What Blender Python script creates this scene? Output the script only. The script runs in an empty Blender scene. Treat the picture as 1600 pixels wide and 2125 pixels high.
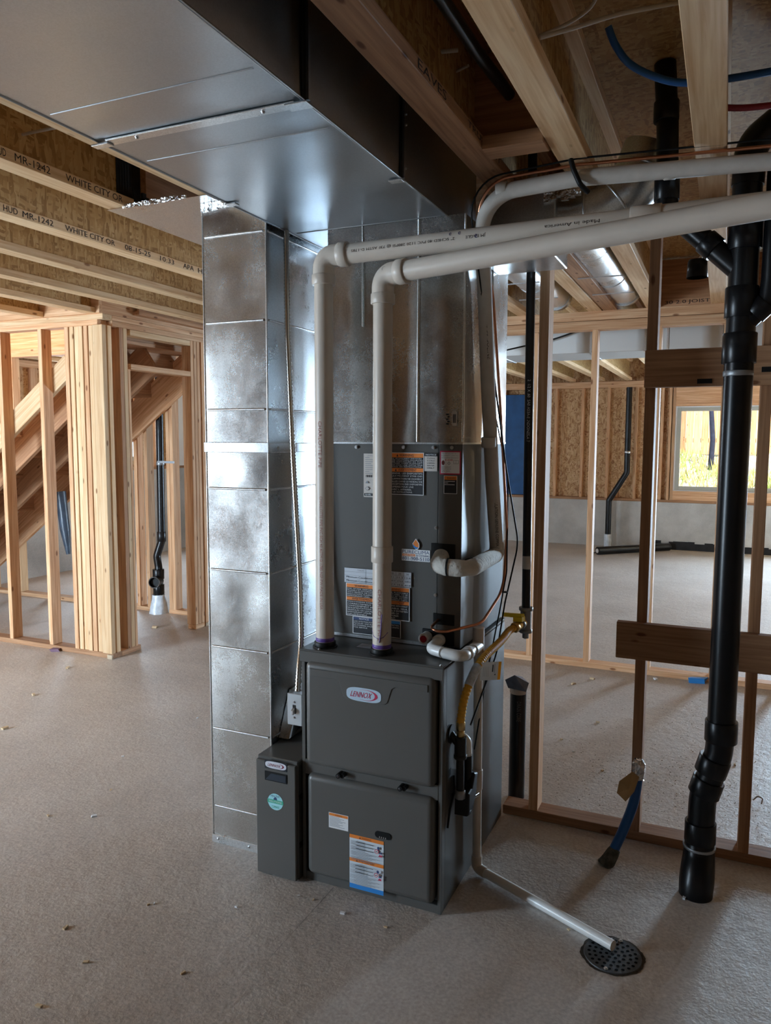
import bpy, bmesh, math, random
from mathutils import Vector, Matrix
random.seed(7)
SC = bpy.context.scene
COL = SC.collection
# ------------------------------------------------------------------ camera
F_PX, YAW, PITCH, ROLL, CAM_H = 1578.5, .4188, .0958, .0036, 1.60
CX, CY = 800.0, 1062.5
_fw = Vector((-math.sin(YAW)*math.cos(PITCH), math.cos(YAW)*math.cos(PITCH), -math.sin(PITCH)))
_r0 = Vector((math.cos(YAW), math.sin(YAW), 0)); _u0 = _r0.cross(_fw)
_r = _r0*math.cos(ROLL)+_u0*math.sin(ROLL); _u = -_r0*math.sin(ROLL)+_u0*math.cos(ROLL)
CAM = Vector((0, 0, CAM_H))
cam_d = bpy.data.cameras.new('camera'); cam = bpy.data.objects.new('camera', cam_d); COL.objects.link(cam)
cam_d.sensor_fit = 'HORIZONTAL'; cam_d.sensor_width = 36; cam_d.lens = 36*F_PX/1600; cam_d.clip_start = .02
M = Matrix((( _r.x, _u.x, -_fw.x, 0), (_r.y, _u.y, -_fw.y, 0), (_r.z, _u.z, -_fw.z, CAM_H), (0, 0, 0, 1)))
cam.matrix_world = M
SC.camera = cam
# ------------------------------------------------------------------ sky, sun, exposure
SC.view_settings.view_transform = 'Standard'; SC.view_settings.look = 'None'
SC.view_settings.gamma = 1; SC.view_settings.use_curve_mapping = False
SC.view_settings.exposure = 3.08
wd = bpy.data.worlds.new('sky'); SC.world = wd; wd.use_nodes = True
bg = wd.node_tree.nodes['Background']; bg.inputs[0].default_value = (.60, .79, 1.0, 1); bg.inputs[1].default_value = .22
sun_d = bpy.data.lights.new('sun', 'SUN'); sun_d.energy = 1.3; sun_d.angle = .01; sun_d.color = (1, .93, .82)
sun = bpy.data.objects.new('sun', sun_d); COL.objects.link(sun)
sun.rotation_euler = Vector((-.35, .55, -.76)).to_track_quat('-Z', 'Y').to_euler()
def daylight(name, loc, normal, w, h, watts, col=(.64, .82, 1.0)):
    d = bpy.data.lights.new(name, 'AREA'); d.shape = 'RECTANGLE'; d.size = w; d.size_y = h; d.energy = watts; d.color = col
    o = bpy.data.objects.new(name, d); COL.objects.link(o); o.location = loc
    o.rotation_euler = Vector(normal).to_track_quat('-Z', 'Y').to_euler()
# daylight openings: glazed door in the left wall, window and glazed door in the far wall, window up the stairwell
XJ, YJ = -3.9, -.6                    # the exterior wall steps in to this corner in front of the stairs
DOOR_L = (-6.3, -4.95, .03, 2.15)    # x0 x1 z0 z1 in the wall at Y=YJ
WIN_F = (-.66, 1.15, .87, 2.07)      # x0 x1 z0 z1 in the wall at Y=11.85
DOOR_F = (1.68, 2.9, .03, 2.1)
WIN_B = (6.9, 8.1, 1.3, 2.35)      # left wall beyond the stairs
WIN_U = (4.3, 5.4, 3.1, 4.1)
daylight('entry_daylight', ((DOOR_L[0]+DOOR_L[1])/2, YJ-.12, (DOOR_L[2]+DOOR_L[3])/2), (0, 1, 0), DOOR_L[1]-DOOR_L[0], DOOR_L[3]-DOOR_L[2], 62)
daylight('patio_daylight', ((DOOR_F[0]+DOOR_F[1])/2, 12.02, (DOOR_F[2]+DOOR_F[3])/2), (0, -1, 0), DOOR_F[1]-DOOR_F[0], DOOR_F[3]-DOOR_F[2], 125, (.55, .77, 1.0))
daylight('side_daylight', (-7.32, (WIN_B[0]+WIN_B[1])/2, (WIN_B[2]+WIN_B[3])/2), (1, 0, 0), WIN_B[1]-WIN_B[0], WIN_B[3]-WIN_B[2], 12)
daylight('stairwell_daylight', (-7.32, (WIN_U[0]+WIN_U[1])/2, (WIN_U[2]+WIN_U[3])/2), (1, 0, 0), WIN_U[1]-WIN_U[0], WIN_U[3]-WIN_U[2], 10, (1, .9, .75))
SC.cycles.use_denoising = True
SC.cycles.max_bounces = 8; SC.cycles.diffuse_bounces = 5; SC.cycles.glossy_bounces = 3; SC.cycles.use_adaptive_sampling = True; SC.cycles.adaptive_threshold = .03; SC.cycles.sample_clamp_indirect = 8

# ------------------------------------------------------------------ pixel -> place
def _ray(x, y): return _fw+_r*((x-CX)/F_PX)-_u*((y-CY)/F_PX)
def onZ(x, y, z=0.): d = _ray(x, y); return CAM+d*((z-CAM_H)/d.z)
def onY(x, y, Y): d = _ray(x, y); return CAM+d*(Y/d.y)
def onX(x, y, X): d = _ray(x, y); return CAM+d*(X/d.x)

# ------------------------------------------------------------------ materials
MATS = {}
def _new(name):
    m = bpy.data.materials.new(name); m.use_nodes = True
    nt = m.node_tree; return m, nt, nt.nodes['Principled BSDF']
def plain(name, col, rough=.5, metal=0., spec=.5, var=.0, scale=20, bump=0.):
    if name in MATS: return MATS[name]
    m, nt, b = _new(name); MATS[name] = m
    b.inputs['Base Color'].default_value = (*col, 1); b.inputs['Roughness'].default_value = rough
    b.inputs['Metallic'].default_value = metal; b.inputs['Specular IOR Level'].default_value = spec
    if var or bump:
        tc = nt.nodes.new('ShaderNodeTexCoord'); n = nt.nodes.new('ShaderNodeTexNoise')
        n.inputs['Scale'].default_value = scale; n.inputs['Detail'].default_value = 5
        nt.links.new(tc.outputs['Object'], n.inputs['Vector'])
        if var:
            r = nt.nodes.new('ShaderNodeValToRGB'); nt.links.new(n.outputs['Fac'], r.inputs['Fac'])
            r.color_ramp.elements[0].position = .3; r.color_ramp.elements[1].position = .7
            r.color_ramp.elements[0].color = (*[c*(1-var) for c in col], 1); r.color_ramp.elements[1].color = (*[min(1, c*(1+var)) for c in col], 1)
            nt.links.new(r.outputs['Color'], b.inputs['Base Color'])
        if bump:
            bp = nt.nodes.new('ShaderNodeBump'); bp.inputs['Strength'].default_value = bump; bp.inputs['Distance'].default_value = .01
            nt.links.new(n.outputs['Fac'], bp.inputs['Height']); nt.links.new(bp.outputs['Normal'], b.inputs['Normal'])
    return m
def wood(axis='z', tone='fir'):
    key = 'lumber_%s_%s' % (tone, axis)
    if key in MATS: return MATS[key]
    m, nt, b = _new(key); MATS[key] = m; N = nt.nodes.new; L = nt.links.new
    c1, c2, c3 = {'fir': ((.60, .335, .175), (.73, .47, .28), (.53, .275, .135)),
                  'pale': ((.70, .46, .255), (.81, .59, .36), (.63, .385, .20)),
                  'red': ((.40, .21, .11), (.52, .29, .155), (.34, .17, .085)),
                  'grey': ((.42, .33, .23), (.55, .45, .33), (.36, .27, .18))}[tone]
    tc = N('ShaderNodeTexCoord'); oi = N('ShaderNodeObjectInfo')
    mul = N('ShaderNodeMath'); mul.operation = 'MULTIPLY'; mul.inputs[1].default_value = 37.; L(oi.outputs['Random'], mul.inputs[0])
    add = N('ShaderNodeVectorMath'); add.operation = 'ADD'; L(tc.outputs['Object'], add.inputs[0]); L(mul.outputs[0], add.inputs[1])
    mp = N('ShaderNodeMapping'); s = [42., 42., 42.]; s['xyz'.index(axis)] = 1.6; mp.inputs['Scale'].default_value = s
    L(add.outputs[0], mp.inputs['Vector'])
    n = N('ShaderNodeTexNoise'); n.inputs['Scale'].default_value = 1.6; n.inputs['Detail'].default_value = 6; n.inputs['Distortion'].default_value = .6
    L(mp.outputs[0], n.inputs['Vector'])
    r = N('ShaderNodeValToRGB'); e = r.color_ramp.elements
    e[0].position = .34; e[0].color = (*c3, 1); e[1].position = .66; e[1].color = (*c2, 1); k = r.color_ramp.elements.new(.45); k.color = (*c1, 1)
    L(n.outputs['Fac'], r.inputs['Fac'])
    # knots
    mk = N('ShaderNodeMapping'); s = [13., 13., 13.]; s['xyz'.index(axis)] = 5.; mk.inputs['Scale'].default_value = s; L(add.outputs[0], mk.inputs['Vector'])
    v = N('ShaderNodeTexVoronoi'); v.inputs['Scale'].default_value = 1.; L(mk.outputs[0], v.inputs['Vector'])
    kr = N('ShaderNodeValToRGB'); kr.color_ramp.elements[0].position = .07; kr.color_ramp.elements[0].color = (.34, .22, .15, 1)
    kr.color_ramp.elements[1].position = .13; kr.color_ramp.elements[1].color = (1, 1, 1, 1); L(v.outputs['Distance'], kr.inputs['Fac'])
    mx = N('ShaderNodeMix'); mx.data_type = 'RGBA'; mx.blend_type = 'MULTIPLY'; mx.inputs['Factor'].default_value = .9
    L(r.outputs['Color'], mx.inputs['A']); L(kr.outputs['Color'], mx.inputs['B'])
    hs = N('ShaderNodeHueSaturation'); mr = N('ShaderNodeMapRange'); mr.inputs['To Min'].default_value = .82; mr.inputs['To Max'].default_value = 1.14
    L(oi.outputs['Random'], mr.inputs['Value']); L(mr.outputs[0], hs.inputs['Value']); L(mx.outputs['Result'], hs.inputs['Color'])
    L(hs.outputs['Color'], b.inputs['Base Color']); b.inputs['Roughness'].default_value = .65; b.inputs['Specular IOR Level'].default_value = .25
    bp = N('ShaderNodeBump'); bp.inputs['Strength'].default_value = .15; bp.inputs['Distance'].default_value = .004
    L(n.outputs['Fac'], bp.inputs['Height']); L(bp.outputs['Normal'], b.inputs['Normal'])
    return m
def osb(name='strand_board', pal=((.32, .17, .055), (.47, .275, .10), (.58, .38, .17)), sc=1.8):
    if name in MATS: return MATS[name]
    m, nt, b = _new(name); MATS[name] = m; N = nt.nodes.new; L = nt.links.new
    tc = N('ShaderNodeTexCoord'); cols = []
    ns = N('ShaderNodeTexNoise'); ns.inputs['Scale'].default_value = 6; L(tc.outputs['Object'], ns.inputs['Vector'])
    for i, (sx, sy, sz, rot) in enumerate(((44, 9, 44, .5), (12, 46, 10, -.5), (40, 40, 9, .35))):
        mp = N('ShaderNodeMapping'); mp.inputs['Scale'].default_value = (sx*sc, sy*sc, sz*sc); mp.inputs['Rotation'].default_value = (rot, rot*.7, rot*1.3)
        w = N('ShaderNodeVectorMath'); w.operation = 'MULTIPLY_ADD'; w.inputs[1].default_value = (.04, .04, .04)
        L(ns.outputs['Color'], w.inputs[0]); L(tc.outputs['Object'], w.inputs[2]); L(w.outputs[0], mp.inputs['Vector'])
        v = N('ShaderNodeTexVoronoi'); v.inputs['Scale'].default_value = 1; L(mp.outputs[0], v.inputs['Vector'])
        sep = N('ShaderNodeSeparateColor'); L(v.outputs['Color'], sep.inputs[0]); cols.append(sep.outputs[0])
        if i == 0: pick = sep.outputs[1]
        if i == 1: pick2 = sep.outputs[2]
    g1 = N('ShaderNodeMath'); g1.operation = 'GREATER_THAN'; g1.inputs[1].default_value = .5; L(pick, g1.inputs[0])
    g2 = N('ShaderNodeMath'); g2.operation = 'GREATER_THAN'; g2.inputs[1].default_value = .6; L(pick2, g2.inputs[0])
    a = N('ShaderNodeMix'); L(g1.outputs[0], a.inputs[0]); L(cols[0], a.inputs[2]); L(cols[1], a.inputs[3])
    c = N('ShaderNodeMix'); L(g2.outputs[0], c.inputs[0]); L(a.outputs[0], c.inputs[2]); L(cols[2], c.inputs[3])
    r = N('ShaderNodeValToRGB'); e = r.color_ramp.elements; e[0].position = .03; e[0].color = (*pal[0], 1); e[1].position = 1; e[1].color = (*pal[2], 1)
    k = e.new(.4); k.color = (*pal[1], 1); L(c.outputs[0], r.inputs['Fac']); L(r.outputs['Color'], b.inputs['Base Color'])
    b.inputs['Roughness'].default_value = .6; b.inputs['Specular IOR Level'].default_value = .25
    bp = N('ShaderNodeBump'); bp.inputs['Strength'].default_value = .25; bp.inputs['Distance'].default_value = .004
    L(c.outputs[0], bp.inputs['Height']); L(bp.outputs['Normal'], b.inputs['Normal'])
    return m
def galv(name, rough=.33, wave=.3, spangle=.12, col=(.62, .64, .65), smear=.15):
    if name in MATS: return MATS[name]
    m, nt, b = _new(name); MATS[name] = m; N = nt.nodes.new; L = nt.links.new
    tc = N('ShaderNodeTexCoord')
    v = N('ShaderNodeTexVoronoi'); v.inputs['Scale'].default_value = 330; L(tc.outputs['Object'], v.inputs['Vector'])
    sep = N('ShaderNodeSeparateColor'); L(v.outputs['Color'], sep.inputs[0])
    n = N('ShaderNodeTexNoise'); n.inputs['Scale'].default_value = 3.2; n.inputs['Detail'].default_value = 8; n.inputs['Roughness'].default_value = .65
    L(tc.outputs['Object'], n.inputs['Vector'])
    mr = N('ShaderNodeMapRange'); mr.inputs['To Min'].default_value = 1-spangle; mr.inputs['To Max'].default_value = 1+spangle; L(sep.outputs[0], mr.inputs['Value'])
    mc = N('ShaderNodeMix'); mc.data_type = 'RGBA'; mc.blend_type = 'MULTIPLY'; mc.inputs['Factor'].default_value = 1
    mc.inputs['A'].default_value = (*col, 1); L(mr.outputs[0], mc.inputs['B']); L(mc.outputs['Result'], b.inputs['Base Color'])
    rr = N('ShaderNodeMapRange'); rr.inputs['From Min'].default_value = .35; rr.inputs['From Max'].default_value = .68
    rr.inputs['To Min'].default_value = rough-smear*.4; rr.inputs['To Max'].default_value = rough+smear
    L(n.outputs['Fac'], rr.inputs['Value'])
    ad = N('ShaderNodeMath'); ad.operation = 'MULTIPLY_ADD'; ad.inputs[1].default_value = spangle*.35; L(sep.outputs[1], ad.inputs[0]); L(rr.outputs[0], ad.inputs[2])
    L(ad.outputs[0], b.inputs['Roughness']); b.inputs['Metallic'].default_value = 1
    n2 = N('ShaderNodeTexNoise'); n2.inputs['Scale'].default_value = 2.6; n2.inputs['Detail'].default_value = 1; L(tc.outputs['Object'], n2.inputs['Vector'])
    bp = N('ShaderNodeBump'); bp.inputs['Strength'].default_value = wave; bp.inputs['Distance'].default_value = .03
    L(n2.outputs['Fac'], bp.inputs['Height']); L(bp.outputs['Normal'], b.inputs['Normal'])
    return m
def concrete(name, c1, c2, sc=1., bump=.5, rough=.75, streak=None):
    if name in MATS: return MATS[name]
    m, nt, b = _new(name); MATS[name] = m; N = nt.nodes.new; L = nt.links.new
    tc = N('ShaderNodeTexCoord')
    n = N('ShaderNodeTexNoise'); n.inputs['Scale'].default_value = 1.1*sc; n.inputs['Detail'].default_value = 9; n.inputs['Roughness'].default_value = .62
    L(tc.outputs['Object'], n.inputs['Vector'])
    r = N('ShaderNodeValToRGB'); r.color_ramp.elements[0].position = .33; r.color_ramp.elements[1].position = .68
    r.color_ramp.elements[0].color = (*c1, 1); r.color_ramp.elements[1].color = (*c2, 1); L(n.outputs['Fac'], r.inputs['Fac'])
    f = N('ShaderNodeTexNoise'); f.inputs['Scale'].default_value = 90*sc; f.inputs['Detail'].default_value = 4; L(tc.outputs['Object'], f.inputs['Vector'])
    mx = N('ShaderNodeMix'); mx.data_type = 'RGBA'; mx.blend_type = 'OVERLAY'; mx.inputs['Factor'].default_value = .45
    L(r.outputs['Color'], mx.inputs['A']); L(f.outputs['Fac'], mx.inputs['B']); L(mx.outputs['Result'], b.inputs['Base Color'])
    # trowel strokes: stretched noise
    mp = N('ShaderNodeMapping'); mp.inputs['Scale'].default_value = (9*sc, 34*sc, 12*sc); mp.inputs['Rotation'].default_value = (0, 0, .5)
    nn = N('ShaderNodeTexNoise'); nn.inputs['Scale'].default_value = 1.2; nn.inputs['Detail'].default_value = 5; nn.inputs['Distortion'].default_value = .5
    L(tc.outputs['Object'], mp.inputs['Vector']); L(mp.outputs[0], nn.inputs['Vector'])
    md = N('ShaderNodeTexNoise'); md.inputs['Scale'].default_value = 15*sc; md.inputs['Detail'].default_value = 7; md.inputs['Roughness'].default_value = .7; md.inputs['Distortion'].default_value = .0; L(tc.outputs['Object'], md.inputs['Vector'])
    s0 = N('ShaderNodeMath'); s0.operation = 'MULTIPLY_ADD'; s0.inputs[1].default_value = .10; L(nn.outputs['Fac'], s0.inputs[0]); L(md.outputs['Fac'], s0.inputs[2])
    s1 = N('ShaderNodeMath'); s1.operation = 'MULTIPLY_ADD'; s1.inputs[1].default_value = .25; L(f.outputs['Fac'], s1.inputs[0]); L(s0.outputs[0], s1.inputs[2])
    bp = N('ShaderNodeBump'); bp.inputs['Strength'].default_value = bump; bp.inputs['Distance'].default_value = .012
    L(s1.outputs[0], bp.inputs['Height']); L(bp.outputs['Normal'], b.inputs['Normal'])
    b.inputs['Roughness'].default_value = rough; b.inputs['Specular IOR Level'].default_value = .35
    return m
OSB = osb()
OSBW = osb('wall_strand_board', ((.36, .17, .07), (.56, .34, .16), (.70, .48, .27)), 1.5)
FLOORM = concrete('floor_concrete', (.46, .41, .37), (.60, .545, .50), bump=.5, rough=.48)
WALLC = concrete('wall_concrete', (.38, .37, .35), (.62, .61, .58), sc=1.6, bump=.35)
GALV = galv('galvanized_sheet', .27, .35, .10)
GALVT = galv('galvanized_trunk_sheet', .32, .22, .05, (.47, .50, .53), .06)
GALVS = galv('galvanized_spangle_sheet', .20, .3, .12, (.60, .60, .585), .10)
GALVB = galv('bright_galvanized', .28, .2, .12, (.72, .74, .75), .1)
PAINT = plain('grey_enamel', (.105, .102, .095), .36, 0, .5, .06, 3, .02)
PAINTD = plain('dark_grey_enamel', (.075, .073, .068), .4, 0, .5)
PVC = plain('white_pvc', (.60, .53, .455), .38, 0, .5, .05, 8)
PVCW = plain('bright_white_pvc', (.80, .80, .78), .3, 0, .5)
ABS = plain('black_abs', (.005, .005, .006), .30, 0, .35, .2, 12)
BLACK = plain('black_plastic', (.009, .009, .009), .5, 0, .25)
BLACKI = plain('black_iron', (.012, .012, .014), .3, 0, .5)
COPPER = plain('copper', (.68, .31, .18), .32, 1)
COPPERI = plain('copper_dull', (.42, .16, .09), .45, .6)
FOAM = plain('white_foam_insulation', (.60, .56, .51), .7, 0, .3, .06, 30, .15)
WRAP = plain('white_cloth_wrap', (.66, .63, .57), .8, 0, .2, .05, 60, .5)
YEL = plain('yellow_coated_steel', (.80, .42, .03), .42)
YELP = plain('yellow_handle', (.90, .66, .02), .4)
BRASS = plain('brass', (.62, .45, .20), .35, 1)
STEELG = plain('malleable_grey', (.30, .31, .32), .45, .7)
ZINC = plain('zinc_plate', (.70, .72, .74), .3, 1, .5, .12, 40)
BLUEP = plain('blue_poly', (.012, .10, .33), .4)
REDP = plain('red_poly', (.33, .02, .035), .4)
WHITE = plain('white_print', (.80, .81, .82), .45)
ORANGE = plain('orange_print', (.85, .25, .04), .45)
BLKP = plain('black_print', (.015, .017, .022), .45)
BLUEPR = plain('blue_print', (.03, .26, .70), .45)
NAVYPR = plain('navy_print', (.04, .07, .18), .45)
REDPR = plain('red_print', (.55, .03, .09), .45)
GREYPR = plain('grey_print', (.25, .27, .30), .5)
CREAMPR = plain('cream_print', (.62, .57, .52), .5)
LBLUE = plain('pale_blue_print', (.52, .66, .78), .4)
GREENPR = plain('green_print', (.06, .45, .30), .45)
TEALPR = plain('teal_print', (.38, .75, .80), .45)
INK = plain('ink_stamp', (.035, .022, .016), .8)
INKB = plain('blue_ink', (.03, .02, .10), .7)
REDINK = plain('red_ink', (.42, .18, .16), .7)
PURPLE = plain('purple_primer', (.12, .06, .30), .5, 0, .5, .3, 40)
PAPER = plain('brown_paper', (.52, .33, .15), .7, 0, .3, .12, 10)
FOIL = plain('crumpled_foil', (.78, .78, .78), .22, 1, .5, .2, 60, .9)
PLASTICB = plain('clear_bag_plastic', (.62, .68, .74), .25, 0, .5, .15, 25, .6)
CABLEW = plain('white_cable', (.58, .52, .45), .5)
WINFR = plain('olive_window_vinyl', (.42, .42, .36), .5)
GREENT = plain('green_tape', (.0, .20, .15), .5)

# ------------------------------------------------------------------ object helpers
W = {}
def _link(o, world, parent, label=None, cat=None, group=None, kind=None):
    COL.objects.link(o); W[o] = world
    if parent is not None:
        o.parent = parent; o.matrix_parent_inverse = W[parent].inverted()
    o.matrix_basis = world
    if label: o['label'] = label
    if cat: o['category'] = cat
    if group: o['group'] = group
    if kind: o['kind'] = kind
    return o
def thing(name, loc, label, cat=None, group=None, kind=None, parent=None):
    o = bpy.data.objects.new(name, None); o.empty_display_size = .1
    return _link(o, Matrix.Translation(Vector(loc)), parent, label, cat, group, kind)
def fin(name, bm, mats, parent=None, label=None, cat=None, group=None, kind=None, origin=None):
    bm.normal_update()
    if origin is None:
        c = Vector((0, 0, 0))
        if bm.verts:
            lo = Vector([min(v.co[i] for v in bm.verts) for i in range(3)]); hi = Vector([max(v.co[i] for v in bm.verts) for i in range(3)]); c = (lo+hi)/2
    else: c = Vector(origin)
    bmesh.ops.translate(bm, verts=bm.verts, vec=-c)
    me = bpy.data.meshes.new(name); bm.to_mesh(me); bm.free()
    for m in (mats if isinstance(mats, (list, tuple)) else [mats]): me.materials.append(m)
    return _link(bpy.data.objects.new(name, me), Matrix.Translation(c), parent, label, cat, group, kind)
def NB(): return bmesh.new()
def bx(bm, x0, x1, y0, y1, z0, z1, bev=0., mi=0):
    g = bmesh.ops.create_cube(bm, size=1)
    for v in g['verts']:
        v.co = Vector(((x0+x1)/2+v.co.x*(x1-x0), (y0+y1)/2+v.co.y*(y1-y0), (z0+z1)/2+v.co.z*(z1-z0)))
    fs = {f for v in g['verts'] for f in v.link_faces}
    for f in fs: f.material_index = mi
    if bev:
        es = list({e for v in g['verts'] for e in v.link_edges})
        r = bmesh.ops.bevel(bm, geom=es, offset=bev, segments=1 if bev < .006 else 3, affect='EDGES', profile=.5)
        for f in r['faces']: f.material_index = mi
def box(name, x0, x1, y0, y1, z0, z1, mat, parent=None, bev=0., **k):
    bm = NB(); bx(bm, x0, x1, y0, y1, z0, z1, bev); return fin(name, bm, mat, parent, **k)
_lc = {}
def lumber(name, x0, x1, y0, y1, z0, z1, parent=None, tone='fir', **k):
    d = (round(x1-x0, 4), round(y1-y0, 4), round(z1-z0, 4)); ax = 'xyz'[d.index(max(d))]
    key = (d, tone)
    if key not in _lc:
        bm = NB(); bx(bm, -d[0]/2, d[0]/2, -d[1]/2, d[1]/2, -d[2]/2, d[2]/2, .002)
        me = bpy.data.meshes.new(name); bm.normal_update(); bm.to_mesh(me); bm.free(); me.materials.append(wood(ax, tone)); _lc[key] = me
    return _link(bpy.data.objects.new(name, _lc[key]), Matrix.Translation(((x0+x1)/2, (y0+y1)/2, (z0+z1)/2)), parent, **k)
def path(pts, fillet=0., n=7):
    pts = [Vector(p) for p in pts]
    if not fillet: return pts
    out = [pts[0]]
    for i in range(1, len(pts)-1):
        a, p, c = pts[i-1], pts[i], pts[i+1]
        d1 = (a-p); d2 = (c-p); l1, l2 = d1.length, d2.length; d1.normalize(); d2.normalize()
        ang = d1.angle(d2)
        if ang > 3.10: out.append(p); continue
        f = fillet[i-1] if isinstance(fillet, (list, tuple)) else fillet
        t = min(f/math.tan(ang/2), l1*.49, l2*.49); rr = t*math.tan(ang/2)
        bis = (d1+d2).normalized(); cen = p+bis*(rr/math.sin(ang/2))
        s, e = p+d1*t-cen, p+d2*t-cen
        for k in range(n+1):
            q = s.slerp(e, k/n); out.append(cen+q.normalized()*rr)
    out.append(pts[-1]); return out
def dense(pts, step):
    out = [pts[0]]; acc = 0
    for a, b in zip(pts, pts[1:]):
        l = (b-a).length; t = step-acc
        while t <= l: out.append(a.lerp(b, t/l)); t += step
        acc = (acc+l) % step
    return out
def tube(bm, pts, r, seg=16, caps=True, mi=0, flat=None):
    n = len(pts); R = r if isinstance(r, (list, tuple)) else [r]*n
    T = []
    for i in range(n):
        t = (pts[min(i+1, n-1)]-pts[max(i-1, 0)]); T.append(t.normalized() if t.length > 1e-9 else (T[-1] if T else Vector((0, 0, 1))))
    ref = Vector((0, 0, 1)) if abs(T[0].z) < .9 else Vector((0, 1, 0))
    nrm = T[0].cross(ref).normalized(); rings = []
    for i in range(n):
        if i:
            ax = T[i-1].cross(T[i])
            if ax.length > 1e-7: nrm = Matrix.Rotation(T[i-1].angle(T[i]), 3, ax.normalized()) @ nrm
        nrm = (nrm-T[i]*nrm.dot(T[i])).normalized(); bn = T[i].cross(nrm)
        rings.append([bm.verts.new(pts[i]+(nrm*math.cos(a)+bn*math.sin(a))*R[i]) for a in [2*math.pi*k/seg for k in range(seg)]])
    for a, b in zip(rings, rings[1:]):
        for k in range(seg):
            f = bm.faces.new((a[k], a[(k+1) % seg], b[(k+1) % seg], b[k])); f.smooth = True; f.material_index = mi
    if caps:
        for ring, rev in ((rings[0], True), (rings[-1], False)):
            vs = [bm.verts.new(v.co) for v in ring]
            f = bm.faces.new(vs[::-1] if rev else vs); f.material_index = mi
    return rings
def pipe(name, pts, r, mat, parent=None, fillet=0., seg=16, n=7, **k):
    bm = NB(); tube(bm, path(pts, fillet, n), r, seg); return fin(name, bm, mat, parent, **k)
def collar(name, p, d, L_, r, mat, parent=None, seg=20, **k):
    p = Vector(p); d = Vector(d).normalized(); h = d*(L_/2); e = d*min(.002, L_*.2); bm = NB()
    tube(bm, [p-h, p-h+e, p+h-e, p+h], [r-.0015, r, r, r-.0015], seg); return fin(name, bm, mat, parent, **k)
def screw(p, n, parent, r=.004, mat=None, name='screw'):
    n = Vector(n).normalized(); p = Vector(p); bm = NB()
    tube(bm, [p, p+n*.0012], r*1.5, 8); tube(bm, [p+n*.001, p+n*.004], r, 6); return fin(name, bm, mat or ZINC, parent)
def hull_prism(name, poly, n, depth, mat, parent=None, bev=0., **k):
    bm = NB(); n = Vector(n).normalized()
    vs = [bm.verts.new(Vector(p)) for p in poly]; f = bm.faces.new(vs); bm.normal_update()
    if f.normal.dot(n) > 0: f.normal_flip()
    g = bmesh.ops.extrude_face_region(bm, geom=[f]); nv = [x for x in g['geom'] if isinstance(x, bmesh.types.BMVert)]
    bmesh.ops.translate(bm, verts=nv, vec=n*depth)
    bmesh.ops.recalc_face_normals(bm, faces=bm.faces)
    if bev:
        top = [e for e in bm.edges if all(v in nv for v in e.verts)]
        bmesh.ops.bevel(bm, geom=top, offset=bev, segments=3, affect='EDGES', profile=.5)
    return fin(name, bm, mat, parent, **k)
# text as mesh data: list of (verts2d, faces)
_tc = {}
def text_geo(s):
    if s in _tc: return _tc[s]
    cu = bpy.data.curves.new('t', 'FONT'); cu.body = s; cu.size = 1; cu.resolution_u = 2; cu.fill_mode = 'FRONT'
    o = bpy.data.objects.new('t', cu); COL.objects.link(o)
    dg = bpy.context.evaluated_depsgraph_get(); me = bpy.data.meshes.new_from_object(o.evaluated_get(dg))
    vs = [(v.co.x, v.co.y) for v in me.vertices]; fs = [tuple(p.vertices) for p in me.polygons]
    bpy.data.objects.remove(o); bpy.data.curves.remove(cu); bpy.data.meshes.remove(me)
    if vs:
        x0 = min(v[0] for v in vs); x1 = max(v[0] for v in vs); y0 = min(v[1] for v in vs); y1 = max(v[1] for v in vs)
        vs = [((x-x0)/max(x1-x0, 1e-6), (y-y0)/max(y1-y0, 1e-6)) for x, y in vs]
    _tc[s] = (vs, fs); return _tc[s]
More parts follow.
